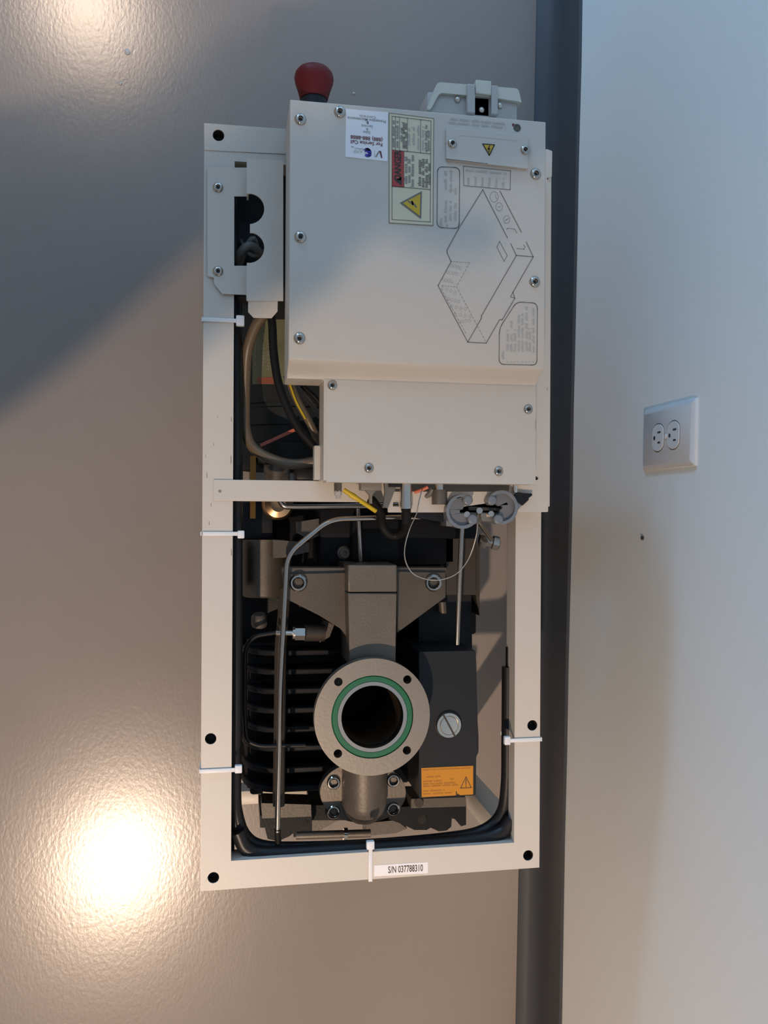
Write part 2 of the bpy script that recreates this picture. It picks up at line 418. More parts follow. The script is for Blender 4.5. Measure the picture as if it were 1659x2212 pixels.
# control box ------------------------------------------------------
XL, XR = V(625, 500, ZB).x, (V(1179, 300, ZB).x+V(1158, 950, ZL).x)/2
YT = (V(629, 214, ZB).y+V(1176, 264, ZB).y)/2
YN = V(660, 816, ZB-.018).y; XN = V(699, 930, ZL).x
YS0, YS1 = V(900, 783, ZB).y, V(900, 824, ZL).y
YF = (V(700, 1036, ZL).y+V(1155, 1045, ZL).y)/2
def ztop(y):
    if y > YS0: return ZB
    if y < YS1: return ZL
    t = (YS0-y)/(YS0-YS1); t = t*t*(3-2*t); return ZB+(ZL-ZB)*t
ys = [YT, YT-.05, YT-.15, YS0]+[YS0+(YS1-YS0)*k/10 for k in range(1, 11)]+[YS1-.04, YF]
ys = sorted(set(ys+[YN]), reverse=True)
b = B(); prev = None; i = b.mi('box_paint')
def col(y, x): return [b.bm.verts.new((x, y, ztop(y))), b.bm.verts.new((x, y, ZU))]
Lc, Rc, Nc = {}, {}, {}
for y in ys:
    Rc[y] = col(y, XR)
    if y >= YN: Lc[y] = col(y, XL)
    if y <= YN: Nc[y] = col(y, XN)
fs = []
for y0, y1 in zip(ys, ys[1:]):
    A = Lc if y1 >= YN else Nc
    if y1 >= YN and y1 == YN: pass
    a, c, d, e = A[y0], A[y1], Rc[y1], Rc[y0]
    if y1 == YN: fs.append(b.bm.faces.new([a[0], c[0], Nc[YN][0], d[0], e[0]])); fs.append(b.bm.faces.new([a[1], c[1], Nc[YN][1], d[1], e[1]]))
    else: fs.append(b.bm.faces.new([a[0], c[0], d[0], e[0]])); fs.append(b.bm.faces.new([a[1], c[1], d[1], e[1]]))
    fs.append(b.bm.faces.new([a[0], c[0], c[1], a[1]])); fs.append(b.bm.faces.new([e[0], d[0], d[1], e[1]]))
fs.append(b.bm.faces.new([Lc[YT][0], Lc[YT][1], Rc[YT][1], Rc[YT][0]])); fs.append(b.bm.faces.new([Nc[YF][0], Nc[YF][1], Rc[YF][1], Rc[YF][0]]))
fs.append(b.bm.faces.new([Lc[YN][0], Lc[YN][1], Nc[YN][1], Nc[YN][0]]))
bmesh.ops.recalc_face_normals(b.bm, faces=b.bm.faces[:])
cbox = b.done('control_box', pump, 'cream sheet metal control box covered in labels and printed diagrams', bevel=.0022, segs=3)
# second skin of the lower cover: thin sheet with a visible edge on its left
b = B(); xs = XN+.003
b.sheet([[Vector((xs, YF-.0016, 0)), Vector((xs, YS1-.001, 0)), Vector((XR-.0005, YS1-.001, 0)), Vector((XR-.0005, YF-.0016, 0))]], lambda p, t: Vector((p.x, p.y, ZL+(.0004 if t else -.03))), 'box_paint')
for v in b.bm.verts:
    if v.co.y > YS1 and v.co.z > ZL: v.co.z = ztop(v.co.y)+.0002
    elif v.co.z < ZL: v.co.z = ZL-.03
b.done('lower_cover', cbox)
b = B(); b.prism(PP([(679, 962), (693, 962), (693, 1036), (679, 1036)], .462), .445, .462, 'box_paint'); b.done('side_flange', cbox, bevel=.001)
# screws
b = B(); o = Vector((0, 0, 0))
b.lathe(o, (0, 0, 1), [(.0064, 0), (.0064, .0006), (.0058, .0011), (.0050, .0011), (.0048, .0008)], 'screw_steel', 24, caps=False)
b.lathe(o, (0, 0, 1), [(.0049, .0006), (.0049, .0020), (.0042, .0034), (.0030, .0041), (.0022, .0042), (.0019, .0018), (0, .0016)], 'screw_steel', 24, caps=False)
b.lathe((0, 0, .0021), (0, 0, 1), [(.00185, 0), (0, .0001)], 'hole_dark', 6)
scr = b.done('screw', cbox); SCR = scr.data; COL.objects.unlink(scr)
def screw(px, py, z, parent, s=1.):
    o = bpy.data.objects.new('screw', SCR); COL.objects.link(o); o.parent = parent; p = V(px, py, z); o.location = p-LOC[parent.name]; o.scale = (s, s, s); o.rotation_euler = (0, 0, random.random()*6)
    return o
for px, py in ((649, 258), (734, 242), (649, 512), (647, 731), (1155, 609), (1157, 376)): screw(px, py, ZB, cbox, 1.28)
for px, py in ((718, 832), (1141, 884), (797, 1011), (1077, 1018)): screw(px, py, ZL+.0005, cbox, 1.1)
b = B(); p = V(1117, 276, ZB+.0002); b.lathe(p, (0, 0, 1), [(.0042, 0), (.0036, .0003), (.003, -.001), (0, -.001)], 'grey_cast', 14); q = V(1109, 270, ZB); b.lathe(q, (0, 0, 1), [(.0018, 0), (0, .0003)], 'ink_maroon', 10); b.done('plugged_hole', cbox)
# terminal cover
b = B(); tc_ = PP([(964, 276), (1141, 293), (1140, 365), (964, 345)], ZB+.003)
b.prism(rrect(tc_, .0012, 2), ZB, ZB+.0035, 'box_paint'); tcov = b.done('terminal_cover', cbox, bevel=.0008)
for px, py in ((977, 310), (1134, 324)): screw(px, py, ZB+.0035, cbox, 1.05)
b = B(); z1 = ZB+.00385
tri = PP([(1043, 311), (1068, 313), (1057, 335)], z1); b.face(tri, 'label_yellow'); 
b.line([p+Vector((0, 0, .0001)) for p in tri], .0012, 'ink_black', True)
bolt = PP([(1058, 315), (1054, 322), (1058, 321), (1055, 330)], z1+.0002); b.line(bolt, .0011, 'ink_black')
b.line(PP([(993, 292), (1118, 304)], z1), .0003, 'ink_faint'); b.done('warning_triangle', cbox)
zi = ZB+.0003
# grey print along the terminal cover
b = B()
for k, (a_, c_) in enumerate((((972, 257), (1096, 268)), ((970, 265), (1094, 276)))): b.blur_text(V(*a_, zi), V(*c_, zi), .0028, 'ink_faint')
b.done('printed_note', cbox)
# service sticker (upside down)
def persp(quad, u, v, z):
    a, b_, c, d = [V(x, y, z) for x, y in quad]; return a.lerp(b_, u).lerp(d.lerp(c, u), v)
SQ = [(747, 235), (838, 243), (837, 349), (746, 339)]
b = B(); b.prism([persp(SQ, u, v, ZB) for u, v in ((0, 0), (1, 0), (1, 1), (0, 1))], ZB, ZB+.0004, 'label_white')
q = lambda u, v, z=ZB+.0006: persp(SQ, u, v, z)
rt, up = q(0, .5)-q(1, .5), q(.5, 1)-q(.5, 0)
for txt, u, v, h, m, bo in (('For Service Call', .5, .665, .0052, 'ink_maroon', .02), ('(888) 888-8888', .5, .565, .0054, 'ink_maroon', .02), ('Sales', .5, .445, .0040, 'ink_grey', 0), ('&', .51, .385, .0042, 'ink_grey', 0), ('Service', .51, .315, .0042, 'ink_grey', 0), ('&', .52, .245, .0042, 'ink_black', .01), ('Preventive Maintenance', .5, .185, .0042, 'ink_grey', .01), ('Contracts', .52, .125, .0042, 'ink_grey', 0)):
    b.text(txt, q(u, v), rt, up, h, m, bold=bo)
b.face([q(.845, .80), q(.80, .80), q(.845, .94), q(.88, .94)], 'ink_maroon'); b.face([q(.82, .80), q(.79, .80), q(.70, .93), q(.74, .93)], 'ink_grey')
b.line([q(.69, .80), q(.69, .93)], .0005, 'ink_faint')
pts = [q(.52+.062*math.cos(t)*1.0, .86+.062*math.sin(t)) for t in [math.radians(a) for a in range(-140, 130, 15)]]; b.line(pts, .0030, 'ink_blue')
b.line([q(.47, .80), q(.60, .915)], .0016, 'ink_blue')
b.text('LAMP', q(.33, .85), rt, up, .0056, 'ink_faint', wscale=.9); b.line([q(.23, .795), q(.55, .80)], .0005, 'ink_grey'); b.blur_text(q(.20, .775), q(.12, .77), .0018, 'ink_faint')
b.done('service_sticker', cbox, 'white sticker with a service call number printed upside down')
# safety label strip
SQ2 = [(840, 243), (938, 255), (936, 488), (840, 482)]
q = lambda u, v, z=ZB+.0006: persp(SQ2, u, v, z)
b = B(); b.prism([persp(SQ2, u, v, ZB) for u, v in ((0, 0), (1, 0), (1, 1), (0, 1))], ZB, ZB+.0004, 'label_cream')
b.line([q(u, v) for u, v in ((.008, .004), (.992, .004), (.992, .996), (.008, .996))], .0007, 'ink_line', True)
b.line([q(u, v) for u, v in ((.07, .03), (.93, .03), (.93, .965), (.07, .965))], .0007, 'ink_line', True)
b.line([q(.07, .335), q(.93, .335)], .0008, 'ink_line'); b.line([q(.07, .665), q(.93, .665)], .0008, 'ink_line')
for u in (.145, .235, .41, .70): b.line([q(u, .03), q(u, .335)], .0006, 'ink_line')
for u, v0, v1, m in ((.108, .31, .055, 'ink_grey'), (.19, .31, .055, 'ink_grey'), (.28, .25, .11, 'ink_grey'), (.325, .31, .065, 'ink_line'), (.375, .31, .065, 'ink_line'), (.45, .28, .11, 'ink_faint'), (.55, .27, .10, 'ink_faint'), (.655, .31, .07, 'ink_faint'), (.755, .31, .08, 'ink_faint'), (.83, .32, .07, 'ink_grey'), (.885, .31, .11, 'ink_grey')):
    b.blur_text(q(u, v0), q(u, v1), .0032, m)
b.face([q(.07, .335), q(.335, .335), q(.335, .665), q(.07, .665)], 'label_red')
qq = lambda u, v: q(u, v, ZB+.0008); UPL, RTL = q(0, .5)-q(1, .5), q(.5, 0)-q(.5, 1)
b.text('DANGER', qq(.205, .47), RTL, UPL, .0098, 'ink_black', wscale=.78, bold=.03)
b.face([qq(.14, .61), qq(.285, .565), qq(.285, .65)], 'ink_black'); b.line([q(.335, .335), q(.335, .665)], .0006, 'ink_line')
for u, v0, v1, m in ((.385, .63, .38, 'ink_grey'), (.455, .62, .39, 'ink_grey'), (.53, .655, .36, 'ink_grey'), (.69, .64, .38, 'ink_line'), (.765, .65, .37, 'ink_line'), (.84, .65, .37, 'ink_line'), (.905, .62, .42, 'ink_line')):
    b.blur_text(q(u, v0), q(u, v1), .0038, m)
tri = [q(.24, .81), q(.74, .685), q(.725, .945)]; b.face(tri, 'ink_line')
ct = (tri[0]+tri[1]+tri[2])/3; b.face([ct+(p-ct)*.78+Vector((0, 0, .0002)) for p in tri], 'label_yellow')
b.line([qq(.44, .79), qq(.535, .815), qq(.515, .79), qq(.61, .835)], .0018, 'ink_line')
b.done('safety_label', cbox, 'cream safety label strip with red danger panel and yellow shock triangle')
# line art
b = B(); lw = .0009
def pl(pts, wd=lw, m='ink_line', closed=False, z=zi): b.line(PP(pts, z), wd, m, closed)
def ZX(x, y): return (920+x/5.5286, 400+y/5.53)
pl([ZX(*p) for p in ((680, 55), (390, 520), (252, 775), (252, 805), (302, 912), (145, 1200), (500, 1875), (720, 1888), (880, 1608), (912, 1608), (1062, 1352), (1040, 1280), (1282, 855), (1200, 680))])
pl([ZX(*p) for p in ((680, 55), (975, 630))]); pl([ZX(*p) for p in ((1015, 700), (1080, 840), (1282, 855))])
pl([ZX(*p) for p in ((1080, 840), (665, 1560), (662, 1592), (500, 1875))]); pl([ZX(*p) for p in ((885, 70), (1140, 560))])
pl([ZX(*p) for p in ((1040, 1280), (1010, 1335), (1055, 1345))], .0006)
pl([ZX(*p) for p in ((880, 672), (848, 740), (935, 910), (972, 840))], .0006, 'ink_line', True)
for cx, cy, r in ((815, 140, 50), (875, 258, 40), (965, 410, 38)):
    pl([ZX(cx+r*math.cos(t*.42), cy+r*1.25*math.sin(t*.42)) for t in range(15)], .0004, 'ink_grey', True)
pl([ZX(*p) for p in ((845, 170), (830, 110))], .0004, 'ink_grey'); pl([ZX(*p) for p in ((860, 265), (892, 250))], .0005, 'ink_grey'); pl([ZX(*p) for p in ((950, 420), (985, 400))], .0007, 'ink_grey')
pl([ZX(*p) for p in ((965, 530), (975, 515), (1060, 525), (1090, 575))], .0006, 'ink_grey'); pl([ZX(*p) for p in ((1085, 755), (1170, 765), (1185, 735), (1165, 715))], .0007, 'ink_grey')
def dsh(p0, p1, n): b.dashes(V(*ZX(*p0), zi), V(*ZX(*p1), zi), n, .0005, 'ink_grey')
dsh((302, 912), (525, 925), 7); dsh((525, 925), (365, 1210), 7); dsh((365, 1210), (600, 1650), 11); dsh((600, 1650), (720, 1880), 6); dsh((190, 1200), (365, 1215), 5); dsh((185, 1240), (490, 1790), 14)
for (x0, y0), (x1, y1) in (((310, 960), (410, 990)), ((260, 1040), (370, 1060)), ((210, 1130), (310, 1150)), ((200, 1230), (350, 1280)), ((270, 1360), (390, 1390)), ((310, 1450), (470, 1480)), ((350, 1540), (530, 1570)), ((400, 1630), (520, 1620))):
    for k in range(4):
        t = k/3; cx, cy = x0+(x1-x0)*t, y0+(y1-y0)*t; pl([ZX(cx+16*math.cos(a*1.05), cy+18*math.sin(a*1.05)) for a in range(6)], .0003, 'ink_faint', True)
pts = PP([(1001, 359), (1103, 369), (1102, 410), (1002, 401)], zi); b.line(pts, .0007, 'ink_line', True)
for k in range(6): b.blur_text(V(1012+k*15, 400+k*1.2, zi), V(1013+k*15, 378+k*1.2, zi), .0032, 'ink_faint')
b.blur_text(V(1006, 368, zi), V(1098, 376, zi), .003, 'ink_faint')
b.line(rrect(PP([(945, 360), (993, 362), (992, 494), (944, 491)], zi), .006), .0009, 'ink_line', True)
for x, y0, y1 in ((953, 488, 462), (963, 480, 432), (963, 410, 365), (973, 476, 430), (974, 415, 365), (984, 476, 435), (984, 420, 403), (965, 489, 482)): b.blur_text(V(x, y0, zi), V(x+.6, y1, zi), .0034, 'ink_faint')
b.line(rrect(PP([(1116, 652), (1161, 655), (1160, 789), (1078, 787), (1079, 709)], zi), .006), .0009, 'ink_line', True)
for x, y0, y1 in ((1087, 776, 752), (1097, 758, 712), (1105, 760, 722), (1105, 708, 692), (1113, 760, 710), (1121, 759, 676), (1129, 760, 676), (1138, 758, 659), (1145, 760, 708), (1153, 762, 662)): b.blur_text(V(x, y0, zi), V(x, y1, zi), .0034, 'ink_faint')
for k in range(8): b.blur_text(V(1096+k*8, 783, zi), V(1096+k*8, 778, zi), .003, 'ink_faint')
b.done('printed_diagram', cbox, 'thin grey line drawing and tables printed on the box lid')
# emergency stop
pe = Vector(((V(678, 200, .488)).x, YT, .488))
b = B(); b.lathe(pe, (0, 1, 0), [(.0170, 0), (.0170, .006), (.0138, .007), (.0138, .0225)], 'black_plastic', 28); 
es = b.done('emergency_button', cbox, 'red mushroom emergency stop button with black collar')
b = B(); b.lathe(pe, (0, 1, 0), [(.0148, .0195), (.0158, .0230), (.0178, .030), (.0200, .036), (.0210, .0415), (.0200, .0465), (.0165, .0510), (.0110, .0540), (.005, .0552), (0, .0555)], 'red_plastic', 32); b.done('red_knob', cbox)
# hooded connector on the far side
hz = .512
cx0, cx1 = V(925, 230, hz).x, V(1122, 240, hz).x; yc = YT
b = B(); cyx = lambda px, py, z=hz: V(px, py, z)
yo1 = V(1000, 205, hz).y; yo2 = V(1000, 186, hz-.005).y
b.box((cx0, yc-.001, ZU+.005), (cx1, yo1+.004, hz-.006), 'grey_plastic', bev=.003)
hb = b.done('connector_housing', cbox, 'grey connector housing on the box end')
b = B()
def lid_ring(px_pts, z0, z1): b.prism(rrect(PP(px_pts, z1), .004, 3), z0, z1, 'lid_plastic')
lid_ring([(921, 236), (945, 177), (1120, 191), (1127, 222), (1120, 219), (1065, 211), (950, 200), (930, 237)], ZU+.0, hz-.002)
lid_ring([(945, 178), (1119, 191), (1119, 214), (945, 202)], ZU-.006, hz-.01)
b.done('connector_lid', cbox, 'cream hinged lid over the grey connector', bevel=.0012)
b = B()
for x0, x1, yt, yb in ((1009, 1026, 181, 246), (1061, 1075, 184, 249)): b.prism(PP([(x0, yt), (x1, yt+1), (x1, yb), (x0, yb-1)], hz), hz-.02, hz+.001, 'grey_plastic')
b.prism(PP([(1027, 173), (1061, 176), (1061, 207), (1027, 203)], hz), hz-.03, hz+.0015, 'lid_plastic')
b.prism(PP([(1027, 203), (1061, 206), (1061, 248), (1027, 245)], hz), hz-.02, hz-.006, 'recess_brown')
b.done('latch', cbox, bevel=.0012)
b = B()
b.bm.free()
for px, py in ((1040, 238), (988, 215), (1079, 228)):
    b = B(); b.lathe(V(px, py, hz-.0055), (0, 0, 1), [(.0032, 0), (.0032, .0014), (.002, .0026), (0, .003)], 'steel', 12); b.done('latch_rivet', cbox)

# junction cover left of the box --------------------------------------
zj = H+.0035; zt = H+.021
jc = B()
fl = PP([(470-26, 374), (534, 372), (534, 638), (482, 636), (463, 612), (444, 606)], zj)
jc.prism(PP([(448, 362), (536, 362), (536, 424), (506, 424), (506, 574), (536, 574), (536, 637), (480, 635), (462, 612), (462, 600), (448, 596)], zj), H+.0022, zj, 'cream_paint')
XJ = V(533, 500, zt).x
def arc(cx, cy, r, a0, a1, n=12): return [(cx+r*math.cos(math.radians(a0+(a1-a0)*k/n)), cy+r*math.sin(math.radians(a0+(a1-a0)*k/n))) for k in range(n+1)]
top = [(533, 342), (612, 347), (612, 650), (533, 650), (533, 573)]+arc(538, 535, 33, 98, -75)+[(540, 503), (540, 484)]+arc(538, 451, 33, 80, -98)+[(533, 418)]
jc.prism(PP(top, zt), zt-.002, zt, 'cream_paint')
for y0, y1 in ((364, 419), (574, 640)): jc.box((XJ, V(533, y1, zt).y, H+.002), (XJ+.002, V(533, y0, zt).y, zt-.0018), 'cream_paint')
a_, c_ = V(534, 650, zt), V(612, 650, zt); dn = [(536, 650), (600, 650), (600, 671), (587, 685), (548, 684), (536, 672)]
loop = [Vector((V(x, y, zt).x, V(x, y, zt).y, 0)) for x, y in dn]
jc.sheet([loop], lambda p, t: Vector((p.x, p.y, zt-.001-(a_.y-p.y)*.25+(0 if t else -.0016))), 'cream_paint')
jcov = jc.done('junction_cover', pump, 'bent cream cover plate with two round cut-outs', bevel=.0006)
for px, py in ((471, 405), (471, 586)): screw(px, py, zj, jcov, 1.2)
b = B(); b.tube([V(512, 575, .40), V(520, 545, .425), V(540, 530, .43), V(560, 545, .42), V(570, 570, .39)], .0045, 'cable_grey', smooth=5); b.done('cable', pump); b = B()
b.tube([V(515, 590, .40), V(530, 540, .42), V(548, 515, .43), V(560, 560, .41)], .003, 'cable_grey', smooth=5); b.done('cable', pump); b = B(); b.tube([V(520, 520, .40), V(535, 545, .424), V(555, 552, .42), V(575, 540, .40)], .0025, 'cable_grey', smooth=5); b.done('cable', pump)
b = B(); b.box((V(506, 400, .40).x, V(506, 640, .40).y, .36), (V(640, 400, .40).x, V(506, 345, .40).y, .40), 'black_plastic'); b.done('terminal_block', pump)

# ------------------------------------------------------------------ cavity left of the box: motor drum, hoses
MX = V(640, 850, .33).x; mr = .075; mz = .335-mr
def yv(py, z): return V(620, py, z).y
b = B(); y0, y1 = yv(1005, .33), yv(640, .33)
prof = [(mr*.9, 0), (mr, .006), (mr, yv(960, .33)-y0), (mr*.96, yv(958, .33)-y0), (mr*.96, yv(918, .33)-y0), (mr*1.0, yv(916, .33)-y0), (mr, yv(880, .33)-y0), (mr*.965, yv(878, .33)-y0), (mr*.965, yv(870, .33)-y0), (mr, yv(868, .33)-y0), (mr, y1-y0)]
b.lathe((MX, y0, mz), (0, 1, 0), prof, 'dark_drum', 48); drum = b.done('motor', pump, 'dark cylindrical motor under the control box')
b = B()
def drum_pt(px, py): # project on drum surface
    p = V(px, py, .33)
    for _ in range(6):
        dx = max(-mr*.98, min(mr*.98, p.x-MX)); z = mz+math.sqrt((mr+.0006)**2-dx*dx); p = V(px, py, z)
    return p
def patch(b, x0, x1, y0, y1, m, nx=10):
    g = [[drum_pt(x0+(x1-x0)*i/nx, y) for i in range(nx+1)] for y in (y0, y1)]
    for k in range(nx): b.face([g[0][k], g[0][k+1], g[1][k+1], g[1][k]], m)
patch(b, 545, 620, 690, 830, 'label_green'); 
def shift(b_, d):
    return d
g0 = len(b.bm.verts); b.bm.verts.ensure_lookup_table()
def lift(n0, d=.0004):
    b.bm.verts.ensure_lookup_table()
    for v in b.bm.verts[n0:]:
        r = Vector((v.co.x-MX, 0, v.co.z-mz)).normalized(); v.co += r*d
patch(b, 556, 600, 815, 829, 'ink_red', 6); lift(g0)
g0 = len(b.bm.verts)
for x, y0_, y1_ in ((553, 790, 740), (569, 790, 740), (569, 730, 700), (580, 800, 735)):
    y = y0_
    while y > y1_: patch(b, x-2, x+2, y, y-4, 'ink_grey', 1); y -= random.choice((6, 7, 11))
lift(g0, .0005); b.done('rating_label', drum, 'curved pale green label with a red footer on the motor')
b = B(); b.lathe(V(630, 985, .27), (0, 1, 0), [(.066, -.02), (.072, -.01), (.072, .012), (.06, .016)], 'dark_drum', 40); b.done('motor_flange', drum)
b = B(); b.tube([V(570, 680, .435), V(552, 705, .425), V(536, 750, .41), V(531, 800, .40), V(529, 870, .39), V(531, 930, .39), V(548, 968, .392), V(590, 993, .40), V(640, 1003, .405), V(700, 992, .41)], .0062, 'cable_tan', smooth=6)
b.done('tan_hose', pump, 'tan hose looping around the dark motor')
b = B(); b.tube([V(582, 660, .44), V(588, 700, .44), V(591, 760, .44), V(602, 830, .44), V(625, 890, .44), V(652, 935, .44), V(700, 985, .44)], .0047, 'cable_black', smooth=6); b.done('black_cable', pump)
b = B(); b.tube([V(620, 810, .43), V(640, 860, .43), V(668, 912, .43), V(690, 960, .42)], .0045, 'cable_tan', smooth=6)
b.tube([V(626, 830, .436), V(640, 868, .436), V(660, 905, .436)], .0013, 'wire_yellow', smooth=6); b.done('wire_pair', pump)
b = B(); b.tube([V(640, 838, .42), V(672, 872, .41), V(690, 900, .40)], .003, 'cable_grey', smooth=4); b.done('cable', pump); b = B(); b.tube([V(652, 832, .41), V(684, 862, .41), V(700, 890, .40)], .003, 'cable_black', smooth=4); b.done('cable', pump)
b = B(); p0, p1 = V(563, 962, .355), V(641, 925, .37); dd = (p1-p0); n_ = Vector((-dd.y, dd.x, 0)).normalized()*.0019
b.prism([p0-n_, p1-n_, p1+n_, p0+n_], .350, .358, 'coral_strip'); b.done('coral_strip', pump, 'coral red strip slanting across the motor')
b = B(); p0, p1 = V(541, 985, .33), V(552, 1120, .33); b.box((p0.x, p1.y, .322), (p1.x, p0.y, .33), 'amber_strip'); b.done('amber_plate', pump, 'narrow amber plate beside the left rail')
# amber plate's black neighbour and grey fitting under the crossbar
b = B(); b.cyl(V(598, 1005, .34), V(598, 1060, .34), .016, 'dull_steel', seg=24); b.lathe(V(600, 1090, .35), (0, 0, 1), [(.019, -.02), (.019, .0), (.016, .008), (.009, .011), (.009, .004), (0, .003)], 'brass', 28)
b.done('drain_fitting', pump, 'copper coloured round fitting under the crossbar')
b = B(); b.box((V(640, 1030, .33).x, V(640, 1036, .33).y, .28), (V(690, 1030, .33).x, V(640, 1005, .33).y, .32), 'black_plastic', bev=.003); b.done('mount_block', pump); b = B(); b.box((V(505, 1200, .3).x, V(505, 1166, .3).y, .2), (V(590, 1200, .3).x, V(505, 1085, .3).y, .30), 'black_plastic', bev=.004); b.done('mount_block', pump)
b = B(); b.box((V(500, 1000, .4).x+.001, V(500, 1850, .40).y, .36), (V(511, 1000, .40).x, V(500, 345, .40).y, H-TW+.004), 'black_rubber', bev=.002); b.done('edge_trim', pump)

# ------------------------------------------------------------------ middle: gearbox blocks, silencers
b = B()
b.box((V(690, 1200, .35).x, V(690, 1222, .35).y, .20), (V(985, 1200, .35).x, V(690, 1090, .35).y, .35), 'black_paint', bev=.004)
b.box((V(505, 1200, .27).x, V(690, 1380, .27).y, .12), (V(1035, 1200, .27).x, V(690, 1080, .27).y, .26), 'black_paint', bev=.004)
b.box((V(760, 1200, .37).x, V(690, 1215, .37).y, .30), (V(862, 1200, .37).x, V(690, 1120, .37).y, .372), 'black_paint', bev=.004)
gb = b.done('gearbox', pump, 'black gearbox casting under the crossbar')
b = B(); p = V(743, 1194, .35); b.lathe(p, (0, 0, 1), [(.0085, 0), (.0085, .003), (.006, .004), (.006, .008), (.0025, .008), (.0025, .004), (0, .004)], 'dull_steel', 24); b.done('bolt', gb)
b = B()
b.prism(PP([(590, 1166), (668, 1172), (668, 1192), (612, 1205), (590, 1205)], .345), .335, .345, 'grey_cast'); b.done('gusset_pad', gb); b = B(); b.prism(PP([(640, 1128), (690, 1120), (780, 1120), (668, 1166), (640, 1150)], .34), .33, .34, 'grey_cast')
b.done('gusset_pad', gb); b = B(); b.prism(PP([(893, 1162), (963, 1164), (963, 1218), (893, 1218)], .345), .335, .345, 'grey_cast'); b.done('gusset_pad', gb)
b = B(); xa, ya, yb_ = V(572, 1200, .31).x, V(570, 1292, .31).y, V(570, 1166, .31).y
b.lathe((xa, ya, .285), (0, 1, 0), [(.0, 0), (.026, 0), (.028, .002), (.028, yb_-ya)], 'dull_steel', 40); b.done('silencer', pump, 'dull metal cylinder beside the left rail')
b = B(); b.box((V(512, 1180, .33).x, V(512, 1270, .33).y, .30), (V(521, 1180, .33).x, V(512, 1170, .33).y, .33), 'grey_cast', bev=.002); b.done('bracket', pump)
b = B(); b.prism(PP([(964, 1164), (1028, 1164), (1028, 1285), (964, 1285)], .35), .32, .35, 'brown_plate'); b.done('bracket', pump); b = B(); b.prism(PP([(1028, 1180), (1036, 1180), (1036, 1330), (1028, 1290)], .34), .22, .34, 'brown_plate'); b.done('bracket', pump)
b = B(); b.prism(PP([(905, 1285), (1018, 1285), (1020, 1405), (905, 1405)], .33), .2, .33, 'black_plastic'); b.cyl(V(955, 1300, .345), V(957, 1325, .345), .005, 'dull_steel'); b.done('valve_block', pump)
# duct and its gusseted plate
zd = .432
b = B(); b.prism(PP([(751, 1220), (858, 1220), (858, 1279), (751, 1279)], zd), .34, zd, 'dull_steel')
b.prism(PP([(751, 1281), (858, 1281), (855, 1440), (755, 1440)], zd), .36, zd-.001, 'dull_steel')
duct = b.done('inlet_duct', pump, 'grey metal duct running to the inlet flange', bevel=.0015)
b = B(); zg = .405
b.prism(PP([(610, 1240), (752, 1236), (752, 1378), (745, 1372), (735, 1358), (690, 1330), (616, 1293)], zg), zg-.012, zg, 'plate_steel')
b.prism(PP([(857, 1234), (963, 1236), (963, 1290), (857, 1368)], zg), zg-.012, zg, 'plate_steel')
b.prism(PP([(610, 1226), (965, 1226), (965, 1242), (610, 1242)], zg-.004), zg-.03, zg-.004, 'grey_cast')
b.done('gusset_plate', pump, bevel=.001)
b = B(); b.lathe((0, 0, 0), (0, 0, 1), [(.0122, 0), (.0122, .0006), (.0100, .0006)], 'hole_dark', 28, caps=False)  # dark ring stands in for the shadow around the bolt head
b.lathe((0, 0, 0), (0, 0, 1), [(.0102, .0004), (.0102, .0088), (.0088, .0104), (.0070, .0106), (.0062, .0098)], 'screw_steel', 28, caps=False)
b.lathe((0, 0, 0), (0, 0, 1), [(.0063, .0100), (.0060, .0045), (0, .0045)], 'brown_plate', 6, caps=False)
bo = b.done('bolt', duct); BOLT = bo.data; COL.objects.unlink(bo)
def bolt(px, py, z, parent, s=1.):
    o = bpy.data.objects.new('bolt', BOLT); COL.objects.link(o); o.parent = parent; o.location = V(px, py, z)-LOC[parent.name]; o.scale = (s, s, s)
gp = bpy.data.objects['gusset_plate']
bolt(644, 1259, zg, gp); bolt(935, 1259, zg, gp)

# ------------------------------------------------------------------ inlet flange
zf = .452
fc = V(805, 1549, zf); rF = .0655
sc_ = (V(930, 1549, zf).x-V(680, 1549, zf).x)/2; rF = sc_
kk = sc_/125.
b = B(); fh = [circ(V(px, py, zf), .0048, 18) for px, py in ((731, 1473), (880, 1468), (730, 1628), (879, 1621))]
b.prism(circ(fc, rF, 72), zf-.012, zf, 'machined_steel', [circ(fc, 88.5*kk, 64)]+fh, mh='dull_steel')
fl_ = b.done('inlet_flange', pump, 'round steel inlet flange with four bolt holes', bevel=.0009)
b = B(); b.lathe(fc-Vector((0, 0, .001)), (0, 0, 1), [(88*kk, -.008), (88*kk, -.0006), (86*kk, .0006), (76*kk, .0006), (75*kk, -.001), (75*kk, -.008)], 'seal_green', 72, caps=False); b.done('seal_ring', fl_, 'green seal ring')
b = B(); b.lathe(fc, (0, 0, 1), [(75*kk, -.012), (75*kk, -.0005), (67*kk, -.0005), (66*kk, -.002), (65*kk, -.012)], 'steel', 64, caps=False)
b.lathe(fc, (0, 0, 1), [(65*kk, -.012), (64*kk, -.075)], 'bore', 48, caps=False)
b.lathe(fc, (0, 0, 1), [(64*kk, -.075), (64*kk, -.17), (0, -.175)], 'hole_dark', 48, caps=False); b.done('centering_ring', fl_)  # deep end of the bore coloured dark in place of shade
b = B(); b.lathe(fc, (0, 0, 1), [(92*kk, -.012), (84*kk, -.05), (80*kk, -.11)], 'dull_steel', 48, caps=False); b.done('inlet_neck', fl_)
